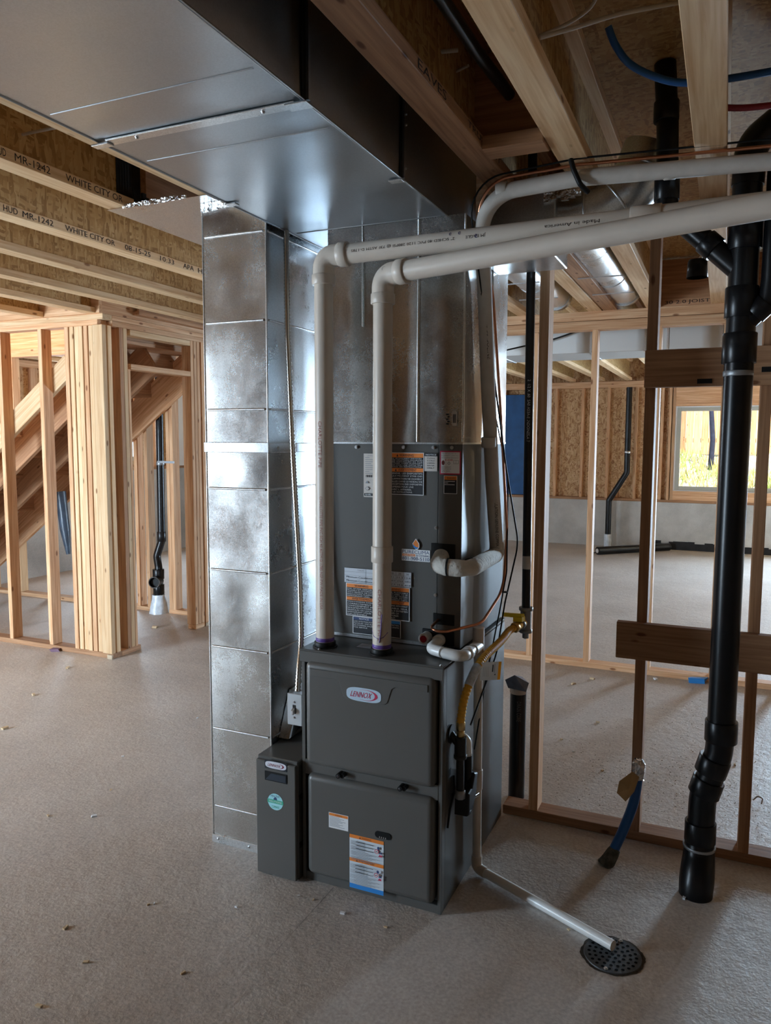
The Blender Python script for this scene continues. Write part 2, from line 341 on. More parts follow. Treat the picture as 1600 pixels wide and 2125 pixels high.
class Sticker:
    """flat print on a surface: origin = lower-left corner, u right, v up (unit), size w x h in metres; drawing in 0..1"""
    def __init__(s, name, o, u, v, w, h, parent, label=None, wrap=None, base=.0006):
        s.name, s.o, s.u, s.v, s.w, s.h, s.parent, s.label = name, Vector(o), Vector(u).normalized(), Vector(v).normalized(), w, h, parent, label
        s.n = s.u.cross(s.v).normalized(); s.bm = NB(); s.m = []; s.lv = base; s.wrap = wrap
    def _mi(s, m):
        if m not in s.m: s.m.append(m)
        return s.m.index(m)
    def pt(s, x, y, lv): return s.o+s.u*(x*s.w)+s.v*(y*s.h)+s.n*lv
    def poly(s, pts, m, lv=None):
        s.lv += .00012; l = lv or s.lv
        f = s.bm.faces.new([s.bm.verts.new(s.pt(x, y, l)) for x, y in pts]); f.material_index = s._mi(m)
    def rect(s, x0, y0, x1, y1, m): s.poly([(x0, y0), (x1, y0), (x1, y1), (x0, y1)], m)
    def ell(s, cx, cy, rx, ry, m, n=28, p=2.): 
        pts = []
        for k in range(n):
            a = 2*math.pi*k/n; c, d = math.cos(a), math.sin(a)
            pts.append((cx+rx*math.copysign(abs(c)**(2/p), c), cy+ry*math.copysign(abs(d)**(2/p), d)))
        s.poly(pts, m)
    def text(s, t, x0, y0, x1, y1, m, slant=0.):
        vs, fs = text_geo(t)
        s.lv += .00012; mi = s._mi(m)
        bv = [s.bm.verts.new(s.pt(x0+(x1-x0)*x+slant*y, y0+(y1-y0)*y, s.lv)) for x, y in vs]
        for f in fs:
            try: q = s.bm.faces.new([bv[i] for i in f]); q.material_index = mi
            except ValueError: pass
    def lines(s, rows, x0, y0, x1, y1, m, fill=.62):
        n = len(rows); dy = (y1-y0)/n
        for i, t in enumerate(rows):
            yb = y1-(i+1)*dy; wd = 1.
            if isinstance(t, tuple): t, wd = t
            s.text(t, x0, yb+dy*(1-fill)/2, x0+(x1-x0)*wd, yb+dy*(1+fill)/2, m)
    def done(s):
        # thin backing so that the sticker has its own thickness
        return fin(s.name, s.bm, s.m, s.parent, s.label)
def pipe_print(name, txt, c, axis, up, r, length, height, mat, parent):
    """lettering wrapped round a pipe: c = point on the axis where the text starts, axis = reading direction, up = outward direction at mid height"""
    vs, fs = text_geo(txt); bm = NB(); ax = Vector(axis).normalized(); e1 = Vector(up).normalized(); e1 = (e1-ax*e1.dot(ax)).normalized(); e2 = e1.cross(ax)
    # letters' upward direction runs along e2 (right-handed: ax x letter_up = outward)
    e2 = e1.cross(ax)
    bv = []
    for x, y in vs:
        th = (y-.5)*height/r; bv.append(bm.verts.new(Vector(c)+ax*(x*length)+(e1*math.cos(th)+e2*math.sin(th))*(r+.0006)))
    for f in fs:
        try: bm.faces.new([bv[i] for i in f])
        except ValueError: pass
    return fin(name, bm, mat, parent)
def rim_ring(name, p, d, R, r, mat, parent=None, n=24):
    p, d = Vector(p), Vector(d).normalized(); e1 = d.orthogonal().normalized(); e2 = d.cross(e1); bm = NB()
    tube(bm, [p+(e1*math.cos(2*math.pi*k/n)+e2*math.sin(2*math.pi*k/n))*R for k in range(n+1)], r, 8, False); return fin(name, bm, mat, parent)

# ================================================================== SETTING
floor = box('floor', -7.35, 5.65, -5, 11.85, -.15, 0, FLOORM, label='rough trowelled concrete basement slab', kind='structure')
_a, _b = onZ(692, 1842), onZ(540, 2010); _d = (_b-_a); bm = NB(); _n = Vector((-_d.y, _d.x, 0)).normalized()*.0009
bm.faces.new([bm.verts.new(q+Vector((0, 0, .0006))) for q in (_a-_n, _a+_n, _b+_n*.3, _b-_n*.3)]); fin('chalk_line', bm, plain('chalk_grey', (.16, .15, .16), .9), floor)
# ---- ceiling: subfloor sheets, I-joists
ceiling = thing('ceiling', (-1, 3, 2.77), 'open basement ceiling of strand board subfloor over wooden I-joists', kind='structure')
for i, (x0, x1, y0, y1) in enumerate(((-7.35, -4.0, YJ-.15, 4.13), (-4.05, -4.0, -5.15, YJ-.15), (-4.0, 5.65, -5.15, 4.13), (-4.05, 5.65, 4.13, 5.55), (-7.35, -4.0, 5.55, 12.0), (-4.0, 5.65, 5.55, 12.0))):
    box('subfloor_sheet', x0, x1, y0, y1, 2.77, 2.79, OSB, ceiling)
ZB = 2.464
_fc = {}
def joist(X, y0, y1, tone='pale', w=.09):
    j = box('joist', X-.0055, X+.0055, y0, y1, ZB+.036, 2.737, OSB, ceiling)
    f = lumber('flange', X-w/2, X+w/2, y0, y1, ZB, ZB+.038, j, tone); lumber('flange', X-w/2, X+w/2, y0, y1, 2.733, 2.769, j, tone)
    return f
JF = {}
for X in (-1.715, -2.135, -2.63, -3.11, -3.60): JF[X] = joist(X, -4.9, 11.7)
for X in (-4.08, -4.57, -5.06, -5.55, -6.04, -6.53, -7.0):
    JF[X] = joist(X, YJ+.03, 4.1); joist(X, 5.58, 11.7)
JF['t'] = joist(-.745, -4.9, 11.7, 'red'); joist(-.845, 3.25, 11.7); JF['a'] = joist(-.47, -4.9, 11.7); JF['b'] = joist(-.078, -4.9, 11.7)
joist(-1.33, 3.25, 11.7)
for k in range(11): joist(.41+k*.488, -4.9, 11.7)
# rim / header boards in the joist bays
box('header', -7.2, -4.0, 4.10, 4.128, ZB, 2.769, wood('x', 'fir'), ceiling); box('header', -4.03, -4.0, 4.128, 5.55, ZB, 2.769, wood('y', 'fir'), ceiling)
box('header', -.74, -.475, 2.315, 2.353, ZB+.04, 2.75, wood('x', 'red'), ceiling)
lumber('blocking', -.699, -.516, 2.262, 2.352, 2.455, 2.495, ceiling, 'red')
box('header', -1.665, -.845, 3.20, 3.24, ZB, 2.75, wood('x', 'fir'), ceiling)
box('blocking', -.425, -.12, 5.36, 5.40, ZB, 2.76, wood('x', 'red'), ceiling)
box('blocking', -.03, .36, 5.36, 5.40, ZB, 2.76, wood('x', 'red'), ceiling)
# laminated filler against the web beside the return pan, with a black marker smear
ysm = onX(240, 345, -2.128).y
lv = box('filler_panel', -2.129, -2.10, ysm+.13, 3.2, ZB+.036, 2.733, wood('y', 'red'), ceiling)
bm = NB()
for i in range(9):
    y = ysm+i*.014; bx(bm, -2.128, -2.1262, y, y+.017, ZB+.04+.006*(i % 3), 2.735-.012*(i % 4))
for i in range(6): bx(bm, -2.098, -2.0885, ysm+.05+i*.016, ysm+.07+i*.016, ZB+.003+.004*(i % 2), ZB+.075-.012*(i % 3))
fin('tar_smear', bm, plain('black_tar', (.02, .018, .02), .7, 0, .3, .4, 30), ceiling)
def beam_print(X, y0, items, z=ZB+.006, h=.026, side=1):
    st = Sticker('printed_stamp', (X+.045*side, y0, z), (0, side, 0), (0, 0, 1), 1, h, ceiling)
    for t, a, b in items: st.text(t, a, .05, b, .95, INK)
    st.done()
def stamped(X, row):
    y0 = 1.5; beam_print(X, y0, [(t, onX(a, ya, X+.045).y-y0, onX(b, yb, X+.045).y-y0) for t, a, ya, b, yb in row])
stamped(-2.135, [('HUD', -12, 303, 12, 314), ('MR-1242', 30, 320, 104, 350), ('WHITE CITY OR', 136, 362, 254, 412)])
stamped(-2.63, [('HUD', 6, 412, 36, 422), ('MR-1242', 46, 425, 110, 447), ('WHITE CITY OR', 135, 458, 238, 495), ('08-15-25', 259, 503, 312, 522), ('10:33', 332, 530, 361, 540), ('APA', 380, 547, 402, 554), ('HEI', 411, 557, 430, 563)])
beam_print(-.745, 1.75, [('EAVES', .0, .20), ('TRUS JOIST', .38, .72)])
st = Sticker('printed_stamp', (-.40, 5.359, ZB+.004), (1, 0, 0), (0, 0, 1), .30, .035, ceiling); st.text('30 2.0 JOIST', 0, .1, .9, .9, INK); st.done()

# ---- left exterior wall: concrete below, framing above, openings
wl = thing('wall_left', (-7.2, 3, 0), 'left exterior wall, tall concrete foundation with framing above', kind='structure')
box('foundation', -7.35, -7.2, YJ, 12, 0, 1.17, WALLC, wl)
for y0, y1, z0, z1 in ((YJ, WIN_B[0], 1.17, 2.79), (WIN_B[0], WIN_B[1], 1.17, WIN_B[2]), (WIN_B[0], WIN_B[1], WIN_B[3], 2.79), (WIN_B[1], 12, 1.17, 2.79)):
    box('sheathing', -7.35, -7.31, y0, y1, z0, z1, OSBW, wl)
lumber('sill_plate', -7.34, -7.2, YJ+.02, 11.8, 1.17, 1.208, wl, 'red')
FE = .15
wj = thing('wall_entry', (XJ, YJ, 0), 'exterior wall with a glazed door stepping in before the stairs', kind='structure')
box('foundation', -7.35, DOOR_L[0], YJ-.15, YJ, 0, FE, WALLC, wj); box('foundation', DOOR_L[1], XJ, YJ-.15, YJ, 0, FE, WALLC, wj); box('foundation', XJ-.15, XJ, -5.15, YJ-.15, 0, FE, WALLC, wj)
for x0, x1, z0, z1 in ((-7.35, DOOR_L[0], FE, 2.79), (DOOR_L[0], DOOR_L[1], DOOR_L[3], 2.79), (DOOR_L[1], XJ, FE, 2.79)): box('sheathing', x0, x1, YJ-.15, YJ-.11, z0, z1, OSBW, wj)
box('sheathing', XJ-.15, XJ-.11, -5.15, YJ-.15, FE, 2.79, OSBW, wj)
for x in (-7.1, -6.7, -6.36, -4.89, -4.6, -4.25, -3.92): lumber('stud', x-.019, x+.019, YJ-.11, YJ, FE, 2.464, wj)
for y in (-4.6, -4.2, -3.8, -3.4, -3.0, -2.6, -2.2, -1.8, -1.4, -1.0): lumber('stud', XJ-.11, XJ, y-.019, y+.019, FE, 2.464, wj)
lumber('header', DOOR_L[0]-.04, DOOR_L[1]+.04, YJ-.11, YJ, DOOR_L[3], 2.464, wj)
lumber('top_plate', -7.31, -7.2, YJ+.02, 11.8, 2.388, 2.464, wl)
for i in range(18):
    y = 5.96+i*.406
    if y > 11.6: break
    if not (WIN_B[0]-.04 < y < WIN_B[1]): lumber('stud', -7.31, -7.2, y, y+.038, 1.208, 2.388, wl)
def frame(name, parent, horiz, a0, a1, z0, z1, plane, t, mat, bars=()):
    """window frame: horiz 'x' or 'y' axis of the opening, plane = the other coordinate"""
    def b(p0, p1, q0, q1):
        if horiz == 'x': box('frame_bar', p0, p1, plane-t, plane+t, q0, q1, mat, parent, .004)
        else: box('frame_bar', plane-t, plane+t, p0, p1, q0, q1, mat, parent, .004)
    w = .055
    b(a0, a0+w, z0, z1); b(a1-w, a1, z0, z1); b(a0+w, a1-w, z0, z0+w); b(a0+w, a1-w, z1-w, z1)
    for c in bars: b(c-.03, c+.03, z0+w, z1-w)
GLASS = None
def glass():
    global GLASS
    if GLASS: return GLASS
    m, nt, b = _new('clear_glass'); nt.nodes.remove(b)
    t = nt.nodes.new('ShaderNodeBsdfTransparent'); g = nt.nodes.new('ShaderNodeBsdfGlossy'); g.inputs['Roughness'].default_value = .02
    fr = nt.nodes.new('ShaderNodeFresnel'); fr.inputs['IOR'].default_value = 1.35; mx = nt.nodes.new('ShaderNodeMixShader')
    nt.links.new(fr.outputs[0], mx.inputs[0]); nt.links.new(t.outputs[0], mx.inputs[1]); nt.links.new(g.outputs[0], mx.inputs[2])
    nt.links.new(mx.outputs[0], nt.nodes['Material Output'].inputs[0]); GLASS = m; return m
d1 = thing('door_1', (-5.62, YJ-.07, 0), 'wide glazed patio door in the entry wall', kind='structure')
frame('door', d1, 'x', *DOOR_L, YJ-.07, .03, WINFR, (-5.62,))
w2 = thing('window_2', (-7.28, 7.5, 1.3), 'basement window in the left wall beyond the stairs', kind='structure')
frame('window', w2, 'y', *WIN_B, -7.29, .03, WINFR)
# ---- far exterior wall
wf = thing('wall_far', (-1, 11.85, 0), 'far exterior wall, low concrete stem wall with studs and strand board', kind='structure')
box('foundation', -7.2, DOOR_F[0], 11.8, 12.05, 0, .69, WALLC, wf); box('foundation', DOOR_F[1], 5.6, 11.8, 12.05, 0, .69, WALLC, wf)
def fw(x0, x1, z0, z1): box('sheathing', x0, x1, 11.93, 11.95, z0, z1, OSBW, wf)
xs = -7.2
for x in (-5.98, -4.76, -3.54, -2.32, -1.10, WIN_F[0]): fw(xs, x-.003, .69, 2.79); xs = x
fw(WIN_F[0], WIN_F[1], .69, WIN_F[2]); fw(WIN_F[0], WIN_F[1], WIN_F[3], 2.79); fw(WIN_F[1], DOOR_F[0], .69, 2.79); fw(DOOR_F[0], DOOR_F[1], DOOR_F[3], 2.79); fw(DOOR_F[1], 5.6, .69, 2.79)
lumber('sill_plate', -7.15, 1.66, 11.81, 11.93, .69, .728, wf, 'red')
lumber('top_plate', -7.15, 5.4, 11.81, 11.93, 2.37, 2.464, wf)
for x in (-6.4, -5.6, -4.8, -4.0, -3.2, -2.83, -2.40, -2.0, -1.62, -1.22, -.86, -.75, -.70, 1.2, 1.25, 1.6): lumber('stud', x-.019, x+.019, 11.81, 11.93, .728, 2.37, wf, 'fir' if x > -2.9 else 'red')
lumber('header', -.68, 1.18, 11.81, 11.93, 2.12, 2.37, wf, 'fir'); lumber('sill', -.68, 1.18, 11.81, 11.93, .728, .86, wf, 'fir')
lumber('header', -.68, 1.18, 11.80, 11.93, 2.085, 2.12, wf, 'fir')
bm = NB(); rr = random.Random(6); xx = -.95
while xx < 1.5: d_ = rr.uniform(.06, .16); bx(bm, xx, xx+d_, 11.792, 11.80, 0, rr.uniform(.07, .14)); xx += d_
fin('wall_patch', bm, plain('black_damp_proofing', (.02, .02, .022), .7, 0, .3, .3, 9), wf)
w1 = thing('window_1', (.25, 11.9, .87), 'large olive framed picture window in the far wall with a view of a fence', kind='structure')
frame('window', w1, 'x', *WIN_F, 11.9, .05, WINFR)
box('trim_bead', WIN_F[0]-.02, WIN_F[0], 11.84, 11.95, WIN_F[2]-.02, WIN_F[3]+.02, WHITE, w1); box('trim_bead', WIN_F[0], WIN_F[1], 11.84, 11.95, WIN_F[2]-.02, WIN_F[2], WHITE, w1)
box('trim_bead', WIN_F[0], WIN_F[1], 11.84, 11.95, WIN_F[3], WIN_F[3]+.012, WHITE, w1)
box('pane', WIN_F[0]+.05, WIN_F[1]-.05, 11.898, 11.902, WIN_F[2]+.05, WIN_F[3]-.05, glass(), w1)
d2 = thing('door_2', (2.29, 11.9, 0), 'glazed patio door in the far wall', kind='structure'); frame('door', d2, 'x', *DOOR_F, 11.9, .04, WINFR, (2.29,))
# ---- other exterior walls
wb = thing('wall_back', (0, -5, 0), 'exterior wall opposite the furnace, studs and strand board on a low concrete curb', kind='structure')
box('foundation', -7.35, 5.65, -5.15, -5, 0, FE, WALLC, wb); box('sheathing', -7.35, 5.65, -5.15, -5.11, FE, 2.79, OSBW, wb)
for i in range(31): lumber('stud', -7.1+i*.41, -7.062+i*.41, -5.11, -5.0, FE, 2.464, wb)
ws = thing('wall_side', (5.5, 3, 0), 'exterior wall beyond the stud partitions, concrete below and strand board above', kind='structure')
box('foundation', 5.5, 5.65, -5.15, 12, 0, .69, WALLC, ws); box('sheathing', 5.6, 5.65, -5.15, 12, .69, 2.79, OSBW, ws)
# ---- near stud partition behind the furnace
wr = thing('wall_right', (2, 3.11, 0), 'open stud partition right behind the furnace', kind='structure')
lumber('bottom_plate', -.81, 5.4, 3.07, 3.16, 0, .038, wr, 'red')
for x in (-.68, -.27, .125, .531, .937, 1.343, 1.75, 2.15, 2.56, 2.97): lumber('stud', x-.019, x+.019, 3.07, 3.16, .038, 2.388, wr, 'fir' if x < -.5 else 'red')
lumber('top_plate', -.81, 5.4, 3.07, 3.16, 2.388, 2.426, wr, 'red'); lumber('top_plate', -.81, 5.4, 3.07, 3.16, 2.426, 2.464, wr, 'red')
lumber('backing_board', -.36, .95, 3.032, 3.07, .75, .893, wr, 'red'); lumber('backing_board', -.29, .95, 3.032, 3.07, 1.795, 1.933, wr, 'red')
# ---- second stud partition
wi = thing('wall_inner', (1, 5.4, 0), 'second stud partition farther back, parallel to the one behind the furnace', kind='structure')
lumber('bottom_plate', -2.1, 5.4, 5.36, 5.45, 0, .038, wi, 'fir')
for x in (-2.06, -1.65, -1.245, -.838, -.43, -.02, .385, .79, 1.2, 1.6, 2.0, 2.4): lumber('stud', x-.019, x+.019, 5.36, 5.45, .038, 2.34, wi, 'fir')
lumber('top_plate', -2.1, 5.4, 5.36, 5.45, 2.34, 2.40, wi, 'fir'); lumber('top_plate', -2.1, 5.4, 5.36, 5.45, 2.403, 2.464, wi, 'fir')
# ---- stair enclosure framing on the left
wst = thing('wall_stair', (-4.2, 4.2, 0), 'framed stair enclosure with a corner pack of pale studs', kind='structure')
lumber('bottom_plate', -7.15, -4.0, 4.13, 4.22, 0, .038, wst, 'red'); lumber('bottom_plate', -4.09, -4.0, 4.22, 4.42, 0, .038, wst, 'red')
box('plate_end', -4.045, -4.0, 4.118, 4.13, 0, .03, wood('x', 'grey'), wst)
for x in (-6.67, -6.26, -5.85, -5.44, -5.03, -4.61): lumber('stud', x-.019, x+.019, 4.13, 4.22, .038, 2.388, wst, 'fir')
for i in range(6):
    x = -4.365+i*.0445; lumber('stud', x, x+.038, 4.128+.004*(i % 3), 4.222, .038, 2.388, wst, 'pale' if i % 4 else 'fir')
lumber('stud', -4.09, -4.0, 4.12, 4.158, .038, 2.388, wst, 'pale')
lumber('stud', -4.09, -4.0, 4.172, 4.21, .038, 2.388, wst, 'pale')
lumber('stud', -4.09, -4.0, 4.285, 4.323, .038, 2.388, wst, 'red'); lumber('stud', -4.09, -4.0, 4.325, 4.363, .038, 2.388, wst, 'pale'); lumber('stud', -4.09, -4.0, 4.366, 4.39, .038, 2.10, wst, 'fir')
for y in (5.08, 5.122, 5.164): lumber('stud', -4.09, -4.0, y, y+.038, .038, 2.388, wst, 'fir')
lumber('stud', -4.03, -3.99, 5.206, 5.296, .03, 2.388, wst, 'fir')
box('plate_end', -4.045, -3.99, 5.206, 5.30, 0, .03, wood('x', 'grey'), wst)
lumber('top_plate', -7.15, -4.05, 4.13, 4.22, 2.388, 2.426, wst, 'fir'); lumber('top_plate', -7.15, -4.0, 4.13, 4.22, 2.426, 2.464, wst, 'pale')
lumber('top_plate', -4.09, -4.0, 4.22, 5.55, 2.388, 2.426, wst, 'fir'); lumber('top_plate', -4.09, -4.0, 4.22, 5.55, 2.427, 2.463, wst, 'fir')
lumber('header', -4.09, -4.0, 4.395, 5.08, 2.345, 2.386, wst, 'pale')
lumber('header', -4.09, -4.0, 4.395, 5.08, 2.10, 2.14, wst, 'fir')
lumber('bottom_plate', -7.15, -4.80, 5.46, 5.55, 0, .038, wst, 'fir'); lumber('bottom_plate', -4.60, -4.09, 5.46, 5.55, 0, .038, wst, 'fir'); lumber('bottom_plate', -4.08, -4.0, 5.08, 5.55, 0, .037, wst, 'fir')
for x in (-6.9, -6.5, -6.1, -5.65, -5.3, -4.95, -4.83, -4.575, -4.535): lumber('stud', x-.019, x+.019, 5.46, 5.55, .038, 2.388, wst, 'fir' if x > -5.2 else 'pale')
lumber('top_plate', -7.15, -4.1, 5.46, 5.55, 2.388, 2.463, wst, 'fir')
def sloped(name, p0, p1, ty, depth, parent, tone='fir'):
    """board of thickness ty (along Y) and given depth, whose lower edge runs from p0 to p1"""
    p0, p1 = Vector(p0), Vector(p1); d = p1-p0; L_ = d.length; a = math.atan2(d.z, d.x)
    bm = NB(); bx(bm, 0, L_, -ty/2, ty/2, 0, depth, .002); me = bpy.data.meshes.new(name); bm.normal_update(); bm.to_mesh(me); bm.free(); me.materials.append(wood('x', tone))
    return _link(bpy.data.objects.new(name, me), Matrix.Translation(p0) @ Matrix.Rotation(-a, 4, 'Y'), parent)
SL = .715
def slow(x, base=1.53): return base+SL*(x+5)
sloped('skirt_board', (-6.9, 4.24, slow(-6.9, 1.635)), (-4.38, 4.24, slow(-4.38, 1.635)), .038, .155, wst, 'pale')
sta = thing('staircase', (-5.5, 4.95, 0), 'unfinished wooden staircase rising behind the corner stud pack', 'staircase')
for y, t in ((4.47, 'red'), (4.88, 'red'), (5.42, 'fir')):
    sloped('stringer', (-6.85, y, slow(-6.85)), (-4.16, y, slow(-4.16)), .040, .27, sta, t)
for i in range(12):
    x = -6.95+i*.2489; z = slow(x)+.40
    lumber('tread', x, x+.27, 4.43, 5.445, z, z+.028, sta, 'red'); lumber('riser', x+.248, x+.267, 4.43, 5.445, z+.028, z+.178, sta, 'red')
# upper part of the stairwell
wsu = thing('wall_stairwell', (-5.6, 4.85, 2.79), 'upper stairwell walls of strand board seen above the stairs', kind='structure')
box('sheathing', -7.35, -4.0, 4.10, 4.13, 2.79, 4.9, OSBW, wsu); box('sheathing', -7.35, -4.0, 5.55, 5.58, 2.79, 4.9, OSBW, wsu); box('sheathing', -4.03, -4.0, 4.13, 5.55, 2.79, 4.9, OSBW, wsu)
box('sheathing', -7.35, -4.0, 4.10, 5.58, 4.9, 4.93, OSBW, wsu)
for y0, y1, z0, z1 in ((4.13, WIN_U[0], 2.79, 4.9), (WIN_U[1], 5.55, 2.79, 4.9), (WIN_U[0], WIN_U[1], 2.79, WIN_U[2]), (WIN_U[0], WIN_U[1], WIN_U[3], 4.9)): box('sheathing', -7.35, -7.31, y0, y1, z0, z1, OSBW, wsu)
box('rim_board', -7.2, -4.05, 5.55, 5.576, 2.464, 2.769, wood('x', 'fir'), wsu); box('joist_hanger', -6.2, -6.1, 5.545, 5.549, 2.46, 2.5, GREENT, wsu); box('joist_hanger', -4.9, -4.5, 5.543, 5.549, 2.47, 2.50, GREENT, wsu)

# ================================================================== OUTSIDE
bm = NB()
g = [[bm.verts.new((x, y, z)) for x in (-30, XJ-.16, 5.9, 30)] for y, z in ((-30, -.16), (-5.16, -.16), (12.08, -.16))]
for i in range(2):
    for j in range(3):
        if not (i == 1 and j == 1): bm.faces.new((g[i][j], g[i][j+1], g[i+1][j+1], g[i+1][j]))
r2 = [[bm.verts.new((x, y, z+.12*math.sin(x*1.7+y))) for x in [k*1.0-14 for k in range(28)]] for y, z in ((12.08, .55), (13, .72), (14.2, .86), (15.5, 1.1), (17.2, 1.35), (22, 1.5))]
for a, b in zip(r2, r2[1:]):
    for k in range(27): f = bm.faces.new((a[k], a[k+1], b[k+1], b[k])); f.smooth = True
fin('ground_outside', bm, plain('dry_soil', (.40, .37, .31), .9, 0, .2, .25, 4, .3), label='sunlit dry ground rising toward a board fence outside', kind='structure', origin=(0, 0, 0))
bm = NB()
for i in range(5000):
    x = random.uniform(-2.2, 3.4); y = 12.7+4.3*random.random()**1.2
    if random.random() < .3 and y > 15.4: continue
    z0 = .55+(y-12.08)*.165-.05+.12*math.sin(x*1.7+y); h = random.uniform(.06, .22); a = random.uniform(0, 6.28); w = random.uniform(.006, .014); b = random.uniform(-.08, .08)
    c, s_ = math.cos(a)*w, math.sin(a)*w
    f = bm.faces.new((bm.verts.new((x-c, y-s_, z0-.03)), bm.verts.new((x+c, y+s_, z0-.03)), bm.verts.new((x+b, y+b*.6, z0+h)))); f.material_index = random.randint(0, 2)
fin('grass', bm, [plain('green_grass', (.25, .38, .08), .8), plain('straw_grass', (.62, .50, .22), .8), plain('yellow_grass', (.52, .48, .16), .8)], label='tufts of green and straw coloured grass on the bank outside the window', cat='grass', kind='stuff', origin=(0, 0, 0))
fe = thing('board_fence', (0, 17.2, 1.3), 'weathered cedar board fence seen through the far window', 'fence')
for i in range(46):
    x = -4+i*.147; t = ('fir', 'pale', 'fir', 'red')[i*7 % 4] if i % 5 else 'fir'
    lumber('picket', x, x+.14, 17.18+.006*(i % 2), 17.2+.006*(i % 2), 1.30, 3.15, fe, t)
for z in (1.55, 2.85): lumber('rail', -4, 2.8, 17.21, 17.25, z, z+.09, fe, 'fir')
bm = NB(); tube(bm, path([(-.24, 15.2, .95), (-.22, 15.2, 1.6), (-.27, 15.3, 2.2), (-.20, 15.3, 3.3)]), [.05, .045, .04, .03], 8)
fin('tree_trunk', bm, plain('dark_bark', (.03, .035, .06), .9, 0, .2, .3, 20, .4), label='thin dark tree trunk in front of the board fence', cat='tree')
def rock(name, p, s, mat, label, cat, seed=1, group=None, sq=.7):
    bm = NB(); bmesh.ops.create_icosphere(bm, subdivisions=2, radius=1); rr = random.Random(seed)
    for v in bm.verts: v.co = Vector((v.co.x*s[0], v.co.y*s[1], v.co.z*s[2]))*(1+rr.uniform(-.18, .18))
    bmesh.ops.translate(bm, verts=bm.verts, vec=Vector(p)); return fin(name, bm, mat, None, label, cat, group)
rock('boulder', (-.44, 13.0, .74), (.14, .10, .06), plain('pale_stone', (.75, .74, .72), .8, 0, .3, .1, 8), 'pale rounded rock on the ground just outside the window', 'rock')

# ================================================================== SHEET METAL DUCTS
def pillow(bm, o, u, v, w, breaks, amp, rnd, nu=8, nv=6, mi=0, ubreaks=None):
    """sheet of metal between cross breaks: every field bulges slightly; o corner, u and v unit vectors, breaks along v"""
    o, u, v = Vector(o), Vector(u), Vector(v); n = u.cross(v).normalized(); ub = ubreaks or [0, w]
    for c0, c1 in zip(ub, ub[1:]):
        for b0, b1 in zip(breaks, breaks[1:]):
            a = amp*rnd.uniform(-1, 1.0); cx = rnd.uniform(.35, .65); grid = []
            for i in range(nv+1):
                t = i/nv; row = []
                for j in range(nu+1):
                    s = j/nu; d = a*(math.sin(math.pi*t)**.7)*(math.sin(math.pi*s)**.8)*(1+.6*math.sin(2*math.pi*s+cx*6))
                    row.append(bm.verts.new(o+u*(c0+(c1-c0)*s)+v*(b0+(b1-b0)*t)+n*d))
                grid.append(row)
            for i in range(nv):
                for j in range(nu):
                    f = bm.faces.new((grid[i][j], grid[i][j+1], grid[i+1][j+1], grid[i+1][j])); f.smooth = True; f.material_index = mi
def panel(name, o, u, v, w, breaks, amp, mat, parent, seed, **k):
    bm = NB(); pillow(bm, o, u, v, w, breaks, amp, random.Random(seed), **k); return fin(name, bm, mat, parent)
def bead(a, b, r, parent, mat=None, name='crease_bead'):
    bm = NB(); tube(bm, [Vector(a), Vector(b)], [r, r], 8); return fin(name, bm, mat or GALVB, parent)
# ---- trunk duct overhead
X0, X1, ZT, ZTT = -1.49, -.89, 2.35, 2.66
tr = thing('trunk_duct', (-1.19, 1.5, ZT), 'large rectangular galvanized trunk duct hung under the joists', 'duct')
Y_END = 2.82
secs = [(-1.6, -.1), (-.1, 1.549), (1.549, 2.11), (2.11, Y_END)]
brk = {0: [-1.6, -1, -.5, -.1], 1: [-.1, .4, .9, 1.375, 1.549], 2: [1.549, 1.70, 2.11], 3: [2.11, 2.495, Y_END]}
for i, (a, b) in enumerate(secs):
    s = thing('duct_section', (-1.19, (a+b)/2, ZT), None, parent=tr)
    bs = [y-a for y in brk[i]]
    panel('bottom_sheet', (X0, a, ZT), (0, 1, 0), (1, 0, 0), b-a, [0, X1-X0], .004, GALVT, s, 11+i, nu=6, nv=10, ubreaks=bs)
    panel('side_sheet', (X1, a, ZT), (0, 1, 0), (0, 0, 1), b-a, [0, ZTT-ZT], .004, GALVT, s, 31+i, ubreaks=bs)
    panel('side_sheet', (X0, b, ZT), (0, -1, 0), (0, 0, 1), b-a, [0, ZTT-ZT], .004, GALVT, s, 51+i)
    box('top_sheet', X0, X1, a, b, ZTT-.001, ZTT, GALVT, s)
    for y in brk[i][1:-1]:
        bead((X0+.02, y, ZT+.0006), (X1-.02, y, ZT+.0006), .0026, s, GALVT)
    bead((X1, a, ZT), (X1, b, ZT), .0035, s, GALVT, 'edge_seam'); bead((X0, a, ZT), (X0, b, ZT), .0035, s, GALVT, 'edge_seam')
box('end_cap', X0, X1, Y_END-.001, Y_END, ZT, ZTT, GALVT, tr); box('end_cap', X0, X1, -1.6, -1.599, ZT, ZTT, GALVT, tr)
for y in (-.1, 1.549):
    c = box('drive_cleat', X0+.03, X1-.02, y-.016, y+.016, ZT-.006, ZT-.001, GALVB, tr, .0015)
    screw((-1.37, y, ZT-.006), (0, 0, -1), tr); screw((-1.0, y, ZT-.006), (0, 0, -1), tr)
    box('cleat_tab', X1-.045, X1+.012, y-.018, y+.018, ZT-.010, ZT-.006, GALVB, tr, .001)
    box('cleat_tab', X0-.02, X0+.035, y-.012, y+.012, ZT-.011, ZT-.006, GALVB, tr, .001)
    box('slip_seam', X1, X1+.004, y-.018, y-.004, ZT, ZTT-.05, BLACK, tr); box('slip_seam', X1, X1+.012, y-.004, y+.004, ZT, ZTT-.05, GALVT, tr)
box('slip_seam', X1, X1+.010, 2.10, 2.106, ZT, ZTT-.04, GALVT, tr); box('slip_seam', X1, X1+.004, 2.085, 2.10, ZT, ZTT-.04, BLACK, tr)
